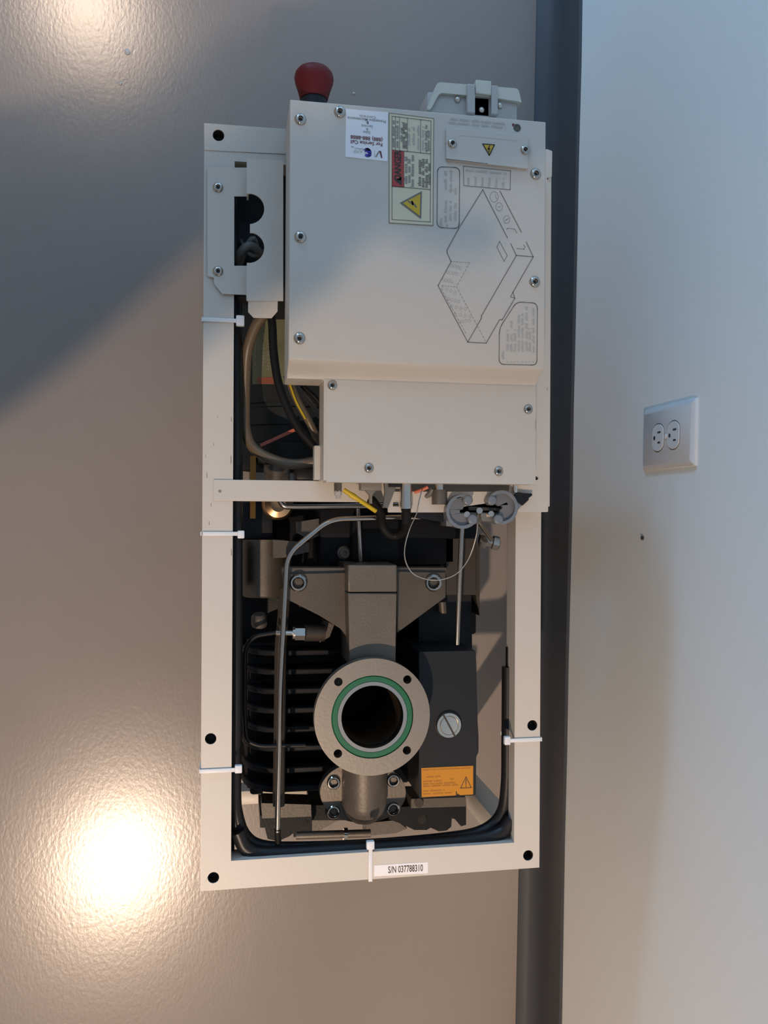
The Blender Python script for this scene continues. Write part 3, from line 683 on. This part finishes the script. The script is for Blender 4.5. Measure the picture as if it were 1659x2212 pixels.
# elbow with bolted foot below the flange
ze = .372
b = B(); out_ = PP(arc(784, 1716, 91, 0, 360, 40)[:-1], ze)
foot = [(697, 1700), (700, 1680), (712, 1664), (860, 1656), (870, 1676), (875, 1706), (872, 1740), (862, 1758), (700, 1770), (696, 1740)]
b.prism(PP([(784+93*math.cos(t*math.pi/24), 1712+66*math.sin(t*math.pi/24)) for t in range(48)], ze), ze-.014, ze, 'dull_steel'); ft = b.done('outlet_elbow', pump, 'grey cast elbow with four socket bolts below the flange', bevel=.001)
for px, py in ((720, 1690), (849, 1685), (720, 1753), (849, 1746)): bolt(px, py, ze, ft, .80)
b = B(); r_ = (V(842, 1700, .40).x-V(744, 1700, .40).x)/2; cx_ = V(793, 1700, .40).x; yA, yB = V(793, 1600, .385).y, V(793, 1742, .39).y
zc_ = .405-r_
b.lathe((cx_, yB, zc_), (0, 1, 0), [(0, -r_*.9), (r_*.5, -r_*.78), (r_*.85, -r_*.45), (r_, 0), (r_, yA-yB)], 'grey_cast', 40); b.done('elbow_pipe', ft)

# ------------------------------------------------------------------ finned pump body
zr = .335
cast = B()
xl_, xr_ = V(530, 1500, .30).x, V(905, 1500, .30).x
cast.box((xl_, V(600, 1715, .30).y, .10), (xr_, V(600, 1385, .30).y, .292), 'black_paint', bev=.012)
body = cast.done('pump_body', pump, 'black finned pump casting left of the flange')
first = None
for k, py in enumerate((1411, 1452, 1494, 1536, 1577, 1618, 1665, 1706)):
    p0 = V(612, py, zr); hw_ = .0036; xa_, xb_ = V(516, py, .24).x, V(735, py, zr).x
    cu = [(xa_, .20), (xa_+.001, .265), (xa_+.006, .295), (xa_+.016, .318), (xa_+.032, .331), (xa_+.05, zr), (xb_, zr), (xb_, .20)]
    b = B(); A = [b.bm.verts.new((x, p0.y-hw_, z)) for x, z in cu]; C = [b.bm.verts.new((x, p0.y+hw_, z)) for x, z in cu]
    b.bm.faces.new(A); b.bm.faces.new(C); b.mi('black_paint')
    for j in range(len(cu)): b.bm.faces.new([A[j], A[(j+1) % len(cu)], C[(j+1) % len(cu)], C[j]])
    bmesh.ops.recalc_face_normals(b.bm, faces=b.bm.faces[:]); b.done('fin', body, bevel=.0016)
    if k % 2 == 1:
        b = B(); b.box((V(540, py, .31).x, p0.y-.016, .28), (V(570, py, .31).x, p0.y-.003, .302), 'black_paint', bev=.004); b.done('boss', body)
# dark pipe over the fins, under the bright tube
b = B(); b.tube([V(617, 1270, .352), V(606, 1400, .352), V(602, 1740, .352)], .0072, 'brown_plate', seg=14); b.done('dark_pipe', pump)
b = B(); b.tube([V(660, 1610, .362), V(560, 1612, .362), V(532, 1600, .362), V(528, 1540, .362), V(529, 1400, .362), V(548, 1374, .362), V(600, 1366, .362)], .0028, 'black_rubber', fil=.016); b.done('bent_tube', pump, 'glossy black bent tube over the fins')
b = B(); a_ = V(596, 1367, .375); b.cyl(a_, V(634, 1367, .375), .0036, 'bright_steel'); b.cyl(V(632, 1367, .375), V(637, 1367, .375), .0085, 'steel', seg=20); b.cyl(V(637, 1367, .375), V(658, 1367, .375), .0088, 'steel', seg=6); b.cyl(V(658, 1367, .375), V(700, 1367, .372), .010, 'brown_plate'); b.done('tube_fitting', pump, 'silver hex tube fitting beside the steel pipe')
b = B(); b.lathe(V(560, 1352, .33), (0, 1, .3), [(.009, 0), (.010, .003), (.010, .012), (.007, .016)], 'grey_cast', 20); b.done('sensor', pump); b = B(); b.prism(PP([(700, 1340), (722, 1350), (712, 1376), (690, 1388)], .36), .34, .36, 'grey_cast'); b.done('bracket', pump)
# front feet of the casting
b = B(); b.prism(PP([(565, 1735), (672, 1738), (673, 1764), (566, 1768)], .30), .26, .30, 'grey_cast')
b.prism(PP([(562, 1762), (674, 1762), (674, 1808), (634, 1808), (634, 1799), (626, 1806), (600, 1818), (578, 1812), (572, 1788), (562, 1788)], .285), .20, .285, 'black_paint')
b.cyl(V(655, 1779, .286), V(655, 1779, .2863), .006, 'hole_dark'); b.done('end_foot', body, bevel=.0015)
b = B(); b.prism(PP([(888, 1726), (1006, 1722), (1008, 1742), (888, 1746)], .30), .26, .30, 'grey_cast')
b.prism(PP([(885, 1742), (1007, 1740), (1007, 1782), (996, 1785), (988, 1776), (982, 1769), (976, 1768), (975, 1786), (965, 1794), (948, 1796), (930, 1788), (922, 1793), (895, 1793), (868, 1780), (840, 1770), (840, 1745)], .285), .20, .285, 'black_paint')
b.cyl(V(912, 1769, .286), V(912, 1769, .2863), .006, 'hole_dark'); b.cyl(V(905, 1735, .301), V(905, 1735, .303), .006, 'grey_cast'); b.done('end_foot', body, bevel=.0015)
b = B(); b.prism(PP([(672, 1770), (745, 1764), (690, 1795), (672, 1800)], .22), .18, .22, 'grey_cast'); b.done('cross_plate', pump); b = B(); b.prism(PP([(792, 1778), (855, 1772), (880, 1790), (855, 1800), (790, 1806)], .27), .24, .27, 'grey_cast')
b.done('cross_plate', pump); b = B(); b.prism(PP([(672, 1740), (900, 1735), (900, 1772), (672, 1772)], .25), .18, .25, 'black_paint'); b.done('cross_plate', pump); b = B(); b.cyl(V(640, 1805, .32), V(800, 1800, .32), .005, 'dull_steel'); b.cyl(V(742, 1801, .32), V(750, 1801, .32), .0075, 'bright_steel'); b.done('cross_pipe', pump)
b = B(); b.box((FL+.02, V(600, 1735, .16).y, .12), (V(700, 1735, .16).x, V(600, 1705, .16).y, .16), 'cream_paint', bev=.002); b.done('base_rail', pump)

# black gauge box with orange sticker ----------------------------------
zk = .41
b = B(); b.prism(rrect(PP([(905, 1408), (1028, 1405), (1032, 1560), (1034, 1590), (1034, 1625), (1029, 1634), (1028, 1718), (905, 1725)], zk), .002, 2), .22, zk, 'black_plastic')
kb = b.done('sensor_box', pump, 'black box with orange sticker and slotted silver plug', bevel=.0015)
OQ = [(910, 1659), (1022, 1654), (1022, 1716), (911, 1722)]
q = lambda u, v, z=zk+.0005: persp(OQ, u, v, z)
b = B(); b.prism([persp(OQ, *uv, zk) for uv in ((0, 0), (1, 0), (1, 1), (.745, 1.0), (.72, .97), (.70, .93), (.69, .985), (.675, .86), (.66, .84), (.665, 1), (0, 1))], zk, zk+.0003, 'label_orange')
for v, u0, u1, m in ((.075, .03, .96, 'ink_black'), (.32, .1, .4, 'ink_pale'), (.47, .03, .40, 'ink_pale'), (.56, .03, .66, 'ink_pale'), (.64, .03, .74, 'ink_pale'), (.80, .03, .46, 'ink_pale'), (.90, .03, .6, 'ink_pale'), (.43, .55, .63, 'ink_pale')): b.blur_text(q(u0, v), q(u1, v), .0022 if v > .1 else .0018, 'ink_pale')
b.line([q(.86, .38), q(.965, .76), q(.755, .76)], .0008, 'ink_black', True); b.line([q(.86, .47), q(.86, .64)], .0010, 'ink_black'); b.line([q(.86, .69), q(.86, .71)], .0010, 'ink_black')
b.done('orange_sticker', kb, 'orange caution sticker with a black warning triangle')
b = B(); p = V(968, 1565, zk); b.lathe(p, (0, 0, 1), [(.0155, 0), (.0155, .0035), (.0145, .005), (.0115, .005), (.0108, .0038), (.0104, .0052), (0, .0054)], 'bright_steel', 36)
d_ = (V(983, 1592, zk)-V(955, 1540, zk)).normalized(); n_ = Vector((-d_.y, d_.x, 0)); z_ = Vector((0, 0, .0056))
b.face([p-d_*.0150-n_*.0011+z_, p+d_*.0150-n_*.0011+z_, p+d_*.0150+n_*.0011+z_, p-d_*.0150+n_*.0011+z_], 'brown_plate'); b.done('slotted_plug', kb, 'silver round slotted plug')

# ------------------------------------------------------------------ steel pipes
zt_ = .425
b = B(); b.tube([V(1000, 1116, zt_), V(840, 1118, zt_), V(712, 1122, zt_), V(620, 1198, zt_), V(606, 1470, zt_), V(599, 1797, zt_)], .0031, 'pipe_steel', fil=.016, seg=14)
b.tube([V(599, 1790, zt_), V(601, 1822, zt_-.005)], .0036, 'cable_black'); b.done('steel_pipe', pump, 'long thin bent steel pipe down the left side')
b = B(); b.tube([V(604, 1080, .40), V(612, 1094, .40), V(640, 1095, .40), V(900, 1092, .40)], .0034, 'pipe_steel', fil=.01, seg=12); b.done('steel_pipe', pump); b = B(); b.tube([V(772, 1085, .385), V(775, 1130, .385), V(779, 1212, .378)], .0026, 'pipe_steel', seg=12); b.done('steel_pipe', pump)
b = B(); b.tube([V(997, 1110, .43), V(998, 1140, .43), V(992, 1260, .425), V(987, 1392, .415)], .0029, 'pipe_steel', seg=14); b.done('steel_pipe', pump)
b = B(); b.tube([V(1026, 1110, .45), V(1034, 1128, .44), V(1062, 1166, .415)], .0026, 'pipe_steel', seg=12); b.lathe(V(1045, 1168, .40), (1, -.2, .1), [(.008, -.006), (.009, -.004), (.009, .003), (.006, .004), (.006, .010), (.009, .011), (.009, .018), (.005, .020)], 'steel', 6); b.done('elbow_fitting', pump, 'small steel pipe ending in brassy hex fittings')

# ------------------------------------------------------------------ connectors on the box front
zc = .474
fy = lambda px: Vector((V(px, 1046, zc).x, YF, zc))
def along(px, py0, py1, z=zc): return Vector((V(px, py0, z).x, V(px, py0, z).y, z)), Vector((V(px, py1, z).x, V(px, py1, z).y, z))
b = B(); a_, c_ = along(730, 1040, 1062); b.cyl(a_, c_, .0046, 'dull_steel', seg=6); a_, c_ = along(730, 1060, 1070); b.cyl(a_, c_, .0042, 'grey_plastic', seg=12); a_, c_ = along(730, 1068, 1077); b.cyl(a_, c_, .0032, 'grey_plastic', seg=6); b.done('earth_stud', cbox)
b = B(); b.tube([V(742, 1058, .468), V(770, 1076, .468), V(812, 1104, .462)], .0026, 'wire_yellow', smooth=4); b.tube([V(757, 1068, .468), V(768, 1075, .468)], .0032, 'wire_yellow'); b.done('earth_wire', cbox, 'yellow earth wire at the box front')
b = B(); a_ = V(778, 1041, zc); c_ = V(823, 1060, zc); b.box((a_.x, c_.y, zc-.012), (c_.x, a_.y, zc+.006), 'plug_grey', bev=.0015)
b.prism(PP([(790, 1059), (812, 1059), (804, 1070), (804, 1088), (799, 1088), (799, 1070)], zc+.003), zc-.006, zc+.003, 'plug_grey'); b.done('sensor_plug', cbox, 'grey T-shaped plug')
b = B(); b.tube([V(802, 1080, .462), V(814, 1096, .455), V(822, 1112, .445), V(824, 1130, .435), V(838, 1152, .43), V(858, 1156, .43), V(874, 1144, .44), V(878, 1125, .455), V(877, 1098, .472)], .0056, 'cable_black', smooth=6)
b.done('black_cable_loop', cbox, 'black cable looping between the front connectors')
b = B(); a_, c_ = along(877, 1040, 1099); b.cyl(a_, c_, .0066, 'steel', seg=24)
for k in range(6): a_, c_ = along(877, 1082+k*2.6, 1083.4+k*2.6); b.cyl(a_, c_, .0070, 'steel', seg=24)
a_, c_ = along(877, 1099, 1132, zc-.004); b.cyl(a_, c_, .0050, 'cable_black', seg=20); b.done('threaded_connector', cbox, 'cylindrical steel threaded connector')
b = B(); b.prism(PP([(830, 1044), (858, 1044), (852, 1062), (838, 1098), (828, 1094), (832, 1062)], zc+.002), zc-.004, zc+.002, 'cable_grey'); b.box((V(838, 1041, zc).x, V(838, 1052, zc).y, zc-.008), (V(866, 1041, zc).x, V(838, 1041, zc).y, zc+.004), 'black_plastic'); b.done('ribbon_plug', cbox)
b = B(); b.tube([V(912, 1060, .478), V(904, 1090, .474), V(900, 1108, .47), V(884, 1145, .46), V(874, 1185, .455), V(877, 1215, .45), V(893, 1240, .447), V(925, 1252, .445), V(958, 1251, .445), V(990, 1236, .447), V(1014, 1203, .452), V(1028, 1160, .46), V(1032, 1125, .468), V(1033, 1108, .472)], .0007, 'bright_steel', smooth=6, seg=8); b.done('thin_wire', cbox, 'thin looped wire hanging in front of the right-hand bolt')
b = B(); b.tube([V(895, 1064, .47), V(912, 1058, .472), V(925, 1052, .475)], .0018, 'coral_strip', smooth=4); b.done('red_wire', cbox); b = B(); b.tube([V(900, 1078, .46), V(925, 1070, .47), V(935, 1056, .475)], .003, 'cable_grey', smooth=4); b.done('grey_wire', cbox)
b = B(); a_, c_ = along(949, 1040, 1060); b.cyl(a_, c_, .0052, 'steel', seg=20); a_, c_ = along(949, 1058, 1090); b.cyl(a_, c_, .0085, 'dull_steel', seg=24); b.done('water_port', cbox); b = B(); a_, c_ = along(1113, 1044, 1064); b.cyl(a_, c_, .0028, 'bright_steel', seg=12); b.done('stud', cbox); b = B()
b.prism(PP([(905, 1076), (960, 1090), (962, 1128), (900, 1118)], .462), .43, .462, 'black_plastic'); b.done('black_bracket', cbox)
b = B(); b.prism(PP([(964, 1100), (1100, 1080), (1100, 1125), (1065, 1130), (1040, 1128), (1000, 1140), (964, 1137)], .470), .44, .470, 'dull_steel')
b.prism(PP([(1012, 1094), (1085, 1098), (1085, 1104), (1012, 1102)], .471), .46, .4712, 'brown_plate'); b.cyl(V(1036, 1103, .470), V(1036, 1103, .473), .0035, 'steel'); b.prism(rrect(PP([(1037, 1108), (1066, 1110), (1066, 1126), (1040, 1126)], .473), .003, 3), .46, .474, 'machined_steel'); b.done('manifold_block', cbox)
def clamp(c, r, a0, a1, name):
    """cast C-shaped clip with round knobs at both ends and a sunken web"""
    z = .482; b = B(); cpt = V(*c, z)
    n = 26; R, r_in = r, r*.62
    ang = [math.radians(a0+(a1-a0)*k/n) for k in range(n+1)]
    P = lambda rr, a: Vector((cpt.x+rr*math.cos(a), cpt.y+rr*math.sin(a), 0))
    b.prism([P(R*1.0, a) for a in ang]+[P(R*.12, a) for a in reversed(ang)], z-.014, z-.005, 'clip_web')
    b.prism([P(R*1.04, a) for a in ang]+[P(R*.84, a) for a in reversed(ang)], z-.014, z, 'clamp_grey')
    for a in (ang[0], ang[-1]):
        p = P(R*.76, a); b.lathe((p.x, p.y, z-.014), (0, 0, 1), [(R*.31, 0), (R*.31, .014), (R*.24, .0155), (0, .0158)], 'clamp_grey', 20)
    return b.done(name, cbox, 'grey cast C-shaped clip', bevel=.0008)
clamp((1000, 1105), .0184, 66, 322, 'quick_clip')
clamp((1084, 1096), .0184, 146, -106, 'quick_clip')
b = B()
for px, py in ((1009, 1111), (1061, 1110)): b.cyl(V(px, py, .473), V(px, py, .480), .0033, 'steel', seg=14)
b.prism(PP([(964, 1096), (975, 1078), (988, 1076), (985, 1138), (964, 1136)], .474), .45, .474, 'clamp_grey'); b.prism(PP([(1096, 1072), (1110, 1078), (1127, 1092), (1112, 1110), (1096, 1118)], .474), .465, .474, 'clamp_grey'); b.done('clip_body', cbox)
b = B(); b.prism(PP([(1108, 1074), (1120, 1063), (1130, 1065), (1149, 1066), (1150, 1070), (1142, 1076), (1142, 1080), (1129, 1092)], ZP+.006), ZP+.0005, ZP+.006, 'black_rubber'); b.done('rubber_scrap', cbox, 'torn black rubber piece at the plate corner')

# ------------------------------------------------------------------ cable loom and ties
zl = .412
b = B(); b.tube([V(509, 650, zl), V(510, 1000, zl), V(510, 1500, zl), V(507, 1700, zl), V(512, 1762, zl), V(530, 1806, zl), V(566, 1828, zl), V(640, 1832, zl), V(800, 1826, zl), V(960, 1812, zl), V(1040, 1796, zl), V(1082, 1760, zl), V(1094, 1700, zl), V(1096, 1600, zl), V(1097, 1440, zl)], .0074, 'black_rubber', smooth=8, seg=12)
b.tube([V(505, 1650, zl+.004), V(506, 1750, zl+.004), V(516, 1805, zl+.004), V(545, 1838, zl+.004), V(620, 1846, zl+.004), V(800, 1838, zl+.004), V(1000, 1822, zl+.004), V(1070, 1806, zl+.004), V(1098, 1770, zl+.004), V(1104, 1700, zl+.004), V(1104, 1440, zl+.004)], .0040, 'black_rubber', smooth=8, seg=10)
b.tube([V(514, 1796, zl+.012), V(536, 1834, zl+.012), V(600, 1844, zl+.012), V(800, 1831, zl+.012), V(1000, 1818, zl+.012), V(1078, 1800, zl+.012), V(1104, 1770, zl+.012)], .0086, 'black_rubber', smooth=8, seg=12)
b.box((V(1094, 1400, zl).x, V(1094, 1445, zl).y, zl-.003), (V(1106, 1400, zl).x, V(1094, 1398, zl).y, zl+.003), 'black_rubber'); b.done('cable_loom', pump, 'thick black cable loom bent around the lower frame')
def tie(kind, c, ext0, ext1, head):
    """nylon cable tie wrapped round a frame tube"""
    b = B(); t = .0012; z = H+.0008
    if kind == 'x':
        y = V((ext0+ext1)/2, c, H).y; x0, x1 = V(ext0, c, H).x, V(ext1, c, H).x; hw = .0022
        b.box((x0-.001, y-hw, z-.0006), (x1, y+hw, z+t), 'tie_white', bev=.0004); side_x = FL-.0012 if x0 < .1 else FR+.0012
        b.box((side_x-.0006, y-hw, H-TW), (side_x+.0006, y+hw, z+t), 'tie_white'); b.box((x0, y-hw, H-TW-.0016), (x1, y+hw, H-TW-.0004), 'tie_white')
        hx0, hx1, hy0, hy1 = V(head[0], c, H).x, V(head[1], c, H).x, V(head[0], head[3], H).y, V(head[0], head[2], H).y
        b.box((hx0, hy0, z-.003), (hx1, hy1, z+.0035), 'tie_white', bev=.0012)
    else:
        x = V(c, 1850, H).x; y0, y1 = V(c, ext1, H).y, V(c, ext0, H).y; hw = .0022
        b.box((x-hw, FB-.001, z-.0006), (x+hw, y1, z+t), 'tie_white', bev=.0004); b.box((x-hw, FB-.0018, H-TW), (x+hw, FB-.0006, z+t), 'tie_white')
        b.box((V(head[0], 1820, H).x, V(c, head[3], H).y, z-.003), (V(head[1], 1820, H).x, V(c, head[2], H).y, z+.0035), 'tie_white', bev=.0012)
    return b.done('cable_tie', pump)
tie('x', 692, 440, 514, (510, 528, 682, 705)); tie('x', 1153, 440, 514, (513, 528, 1146, 1163)); tie('x', 1664, 435, 510, (507, 523, 1652, 1669)); tie('x', 1598, 1100, 1167, (1088, 1101, 1590, 1608)); tie('y', 800, 1825, 1905, (791, 808, 1815, 1833))
# serial label
NQ = [(808, 1869), (924, 1862), (924, 1886), (808, 1893)]
b = B(); b.prism([persp(NQ, *uv, H) for uv in ((0, 0), (1, 0), (1, 1), (0, 1))], H, H+.0004, 'label_white')
q = lambda u, v, z=H+.0006: persp(NQ, u, v, z); b.text('S/N 037788310', q(.585, .53), q(1, .5)-q(0, .5), q(.5, 0)-q(.5, 1), .0108, 'ink_black', wscale=.60, bold=.012); b.done('serial_label', pump, 'white serial number label on the end rail')
# chips and scuffs in the paint
for px, py, wx, hy, z in ((500, 905, .8, 5, H), (499, 992, .9, 9, H), (447, 1026, .8, 6, H), (456, 1090, .7, 4, H), (452, 1130, .8, 4, H), (500, 1192, .9, 8, H), (462, 960, .6, 3, H), (444, 985, .5, 3, H), (1174, 618, 1.2, 8, ZP), (470, 900, .5, 2, H), (1182, 840, .8, 3, ZP), (1157, 915, .5, 12, ZL+.0018)):
    p = V(px, py, z+.0019 if 1030 < py < 1085 else z+.0003); s1, s2 = wx/1900, hy/1900
    b = B(); b.face([p+Vector((s1, -s2, 0)), p+Vector((s1*.3, s2, 0)), p+Vector((-s1, s2*.6, 0)), p+Vector((-s1*.6, -s2, 0))], 'ink_line'); b.done('paint_chip', frame)

# ------------------------------------------------------------------ small things
p = wall_hit(1386, 1162, .002)
b = B(); b.lathe(p-WN*.002, WN, [(.0028, 0), (.0026, .002), (.001, .003), (0, .003)], 'slot_dark', 8); tag(b.done('wall_plug'), 'tiny black plug stuck in the wall below the outlet plate', 'plug')
for k, (px, py, s, lab) in enumerate(((275, 112, .010, 'clear bump standing in for a floor glint nearest the upper lamp reflection'), (260, 180, .006, 'smaller clear bump standing in for a floor glint left of the red button'), (764, 202, .005, 'clear bump standing in for a glint on the dark floor between button and connector hood'))):
    p = V(px, py, 0); b = B(); b.lathe(p, (0, 0, 1), [(s*.5, 0), (s*.48, .001), (s*.25, .0022), (0, .0025)], 'clear_bump', 9)  # clear bumps set on the floor to stand in for glints
    tag(b.done('glint_bump'), lab, 'bump')

# ------------------------------------------------------------------ unseen stand-in for the photographer, posed to cast the shadow on floor and pump
mk('skin', (.50, .30, .21), .5); mk('shirt', (.10, .13, .20), .8); mk('trousers', (.05, .05, .06), .8); mk('hair', (.04, .025, .015), .6); mk('shoe', (.03, .025, .02), .5)
PB = Vector((-.56, -.60, 0))
def grow(chain_pts, edges, radii, roots=(0,)):
    me = bpy.data.meshes.new('p'); me.from_pydata(chain_pts, edges, []); o = bpy.data.objects.new('p', me); COL.objects.link(o)
    sk = o.modifiers.new('skin', 'SKIN'); sk.use_smooth_shade = True; o.modifiers.new('sub', 'SUBSURF').levels = 2
    for k, v in enumerate(me.skin_vertices[0].data):
        v.radius = radii[k] if isinstance(radii[k], tuple) else (radii[k], radii[k]); v.use_root = (k in roots)
    dg = bpy.context.evaluated_depsgraph_get(); dg.update()
    out = bpy.data.meshes.new_from_object(o.evaluated_get(dg)); bpy.data.objects.remove(o); bpy.data.meshes.remove(me); return out
pts, edg, rad, roots, wrists, cuffs = [], [], [], {0}, [], []
def J(p, r, parent=None):
    pts.append(Vector(p)); rad.append(r)
    if parent is not None: edg.append((parent, len(pts)-1))
    return len(pts)-1
pel = J((0, 0, .95), (.15, .11)); sp = J((0, 0, 1.12), (.135, .10), pel); ch = J((.0, 0, 1.32), (.16, .11), sp); nk = J((0, 0, 1.47), .058, ch)
n2 = J((.01, 0, 1.54), .055, nk); hd = J((.025, 0, 1.62), (.075, .09), n2); tp = J((.02, 0, 1.71), (.065, .075), hd)
for s_ in (-1, 1):
    sh = J((0, .17*s_, 1.40), .062, ch)
    if s_ < 0: jts = [((.13, -.12, 1.47), .060), ((.23, -.06, 1.53), .055), ((.30, -.02, 1.55), .048), ((.37, .015, 1.565), .034)]
    else: jts = [((-.03, .22, 1.25), .052), ((-.05, .235, 1.12), .046), ((.04, .22, 1.16), .040), ((.13, .19, 1.22), .028)]
    k = sh
    for p, r in jts: k = J(p, r, k)
    pa, pb = pts[k-1], pts[k]; dv = (pb-pa).normalized(); sd = dv.cross(Vector((0, 0, 1))).normalized()*s_
    k = J(pb+dv*.045, (.036, .027), k); J(pb+dv*.088, (.037, .030), k); wrists.append(pb-dv*.01); cuffs.append(dv.copy())
    for off, ln in ((-.030, .068), (-.0105, .078), (.0095, .073), (.029, .056)):
        a = J(pb+dv*.075+sd*off*.9, .0092); roots.add(a); a = J(pb+dv*.105+sd*off, .0088, a)
        a = J(pb+dv*(.105+ln*.5)+sd*off*1.08-Vector((0, 0, .006)), .0080, a); J(pb+dv*(.105+ln)+sd*off*1.12-Vector((0, 0, .022)), .0065, a)
    a = J(pb+dv*.03-sd*.022, .0120); roots.add(a); a = J(pb+dv*.055-sd*.046-Vector((0, 0, .006)), .0105, a); J(pb+dv*.085-sd*.060-Vector((0, 0, .012)), .0080, a)
    hp = J((0, .095*s_, .88), .088, pel); kn = J((.02, .10*s_, .50), .060, hp); cf = J((-.01, .10*s_, .34), .056, kn); an = J((-.02, .10*s_, .09), .040, cf); J((.11, .115*s_, .045), (.042, .034), an)
me = grow(pts, edg, rad, roots); me.name = 'person'
for k in ('skin', 'shirt', 'trousers', 'shoe'): me.materials.append(MT[k])
zmin = min(v.co.z for v in me.vertices)
for p in me.polygons:
    c = p.center; p.use_smooth = True
    p.material_index = 0 if (c.z > 1.49 and c.x < .115 and abs(c.y) < .1) or any((c-w_).length < .21 and (c-w_).x > 0 and c.x > w_.x for w_ in wrists) else 1 if c.z > .97 or abs(c.y) > .22 else 2 if c.z > .10 else 3
per = bpy.data.objects.new('person', me); COL.objects.link(per); per.location = PB-Vector((0, 0, zmin)); LOC['person'] = per.location.copy()
tag(per, 'person in a dark blue shirt stretching one arm toward the pump', 'person')
for wp_, dr in zip(wrists, cuffs):
    b = B(); b.lathe(PB+wp_+dr*.008-Vector((0, 0, zmin)), -dr, [(.0335, 0), (.0375, .001), (.039, .030), (.040, .060), (.036, .061)], 'shirt', 24, caps=False); b.done('sleeve_cuff', per)
b = B(); hc = PB+Vector((.0, 0, 1.66-zmin)); g = bmesh.ops.create_uvsphere(b.bm, u_segments=20, v_segments=12, radius=1)
for v in g['verts']: v.co = hc+Vector((v.co.x*.105+.004, v.co.y*.09, max(v.co.z, -.45)*.105+.015))
b.mi('hair'); b.done('hair', per)
b = B()
for s_ in (-1, 1):
    b.lathe(PB+Vector((.108, .03*s_, 1.625-zmin)), (1, 0, 0), [(.010, -.008), (.009, 0), (.005, .004), (0, .005)], 'tie_white', 12); b.done('eye', per); b = B(); b.lathe(PB+Vector((.0, .082*s_, 1.61-zmin)), (0, s_, 0), [(.026, -.01), (.028, .004), (.015, .010), (0, .008)], 'skin', 14); b.done('ear', per); b = B()
b.lathe(PB+Vector((.105, 0, 1.59-zmin)), (1, 0, -.3), [(.018, -.01), (.015, .008), (.008, .018), (0, .022)], 'skin', 12); b.done('nose', per); b = B()
b.box(PB+Vector((.095, -.022, 1.545-zmin)), PB+Vector((.108, .022, 1.553-zmin)), 'red_plastic', bev=.003); b.done('mouth', per)

# unseen cabinet past the red button end, added to keep daylight off the floor
t = thing('blocker_cabinet', (-.95, 2.2, 0), 'unseen low grey two door cabinet added to block window light', 'cabinet')
x0, x1, y0, y1, h = -1.40, -.50, 1.98, 2.42, .86
b = B(); b.box((x0, y0, .06), (x1, y1, h-.025), 'lid_plastic', bev=.003); b.box((x0+.03, y0+.03, 0), (x1-.03, y1-.03, .06), 'black_plastic'); b.done('body', t)
b = B(); b.box((x0-.015, y0-.015, h-.025), (x1+.015, y1+.01, h), 'base_epoxy', bev=.004); b.done('top', t)
for k in range(2):
    xa, xb = (x0+.01, -.953) if k == 0 else (-.947, x1-.01)
    b = B(); b.box((xa, y0-.018, .075), (xb, y0, h-.035), 'lid_plastic', bev=.003); d = b.done('door', t)
    hx = -1.0 if k == 0 else -.90
    b = B(); b.tube([(hx, y0-.018, .36), (hx, y0-.045, .37), (hx, y0-.045, .49), (hx, y0-.018, .50)], .005, 'steel', fil=.012); b.done('handle', d)
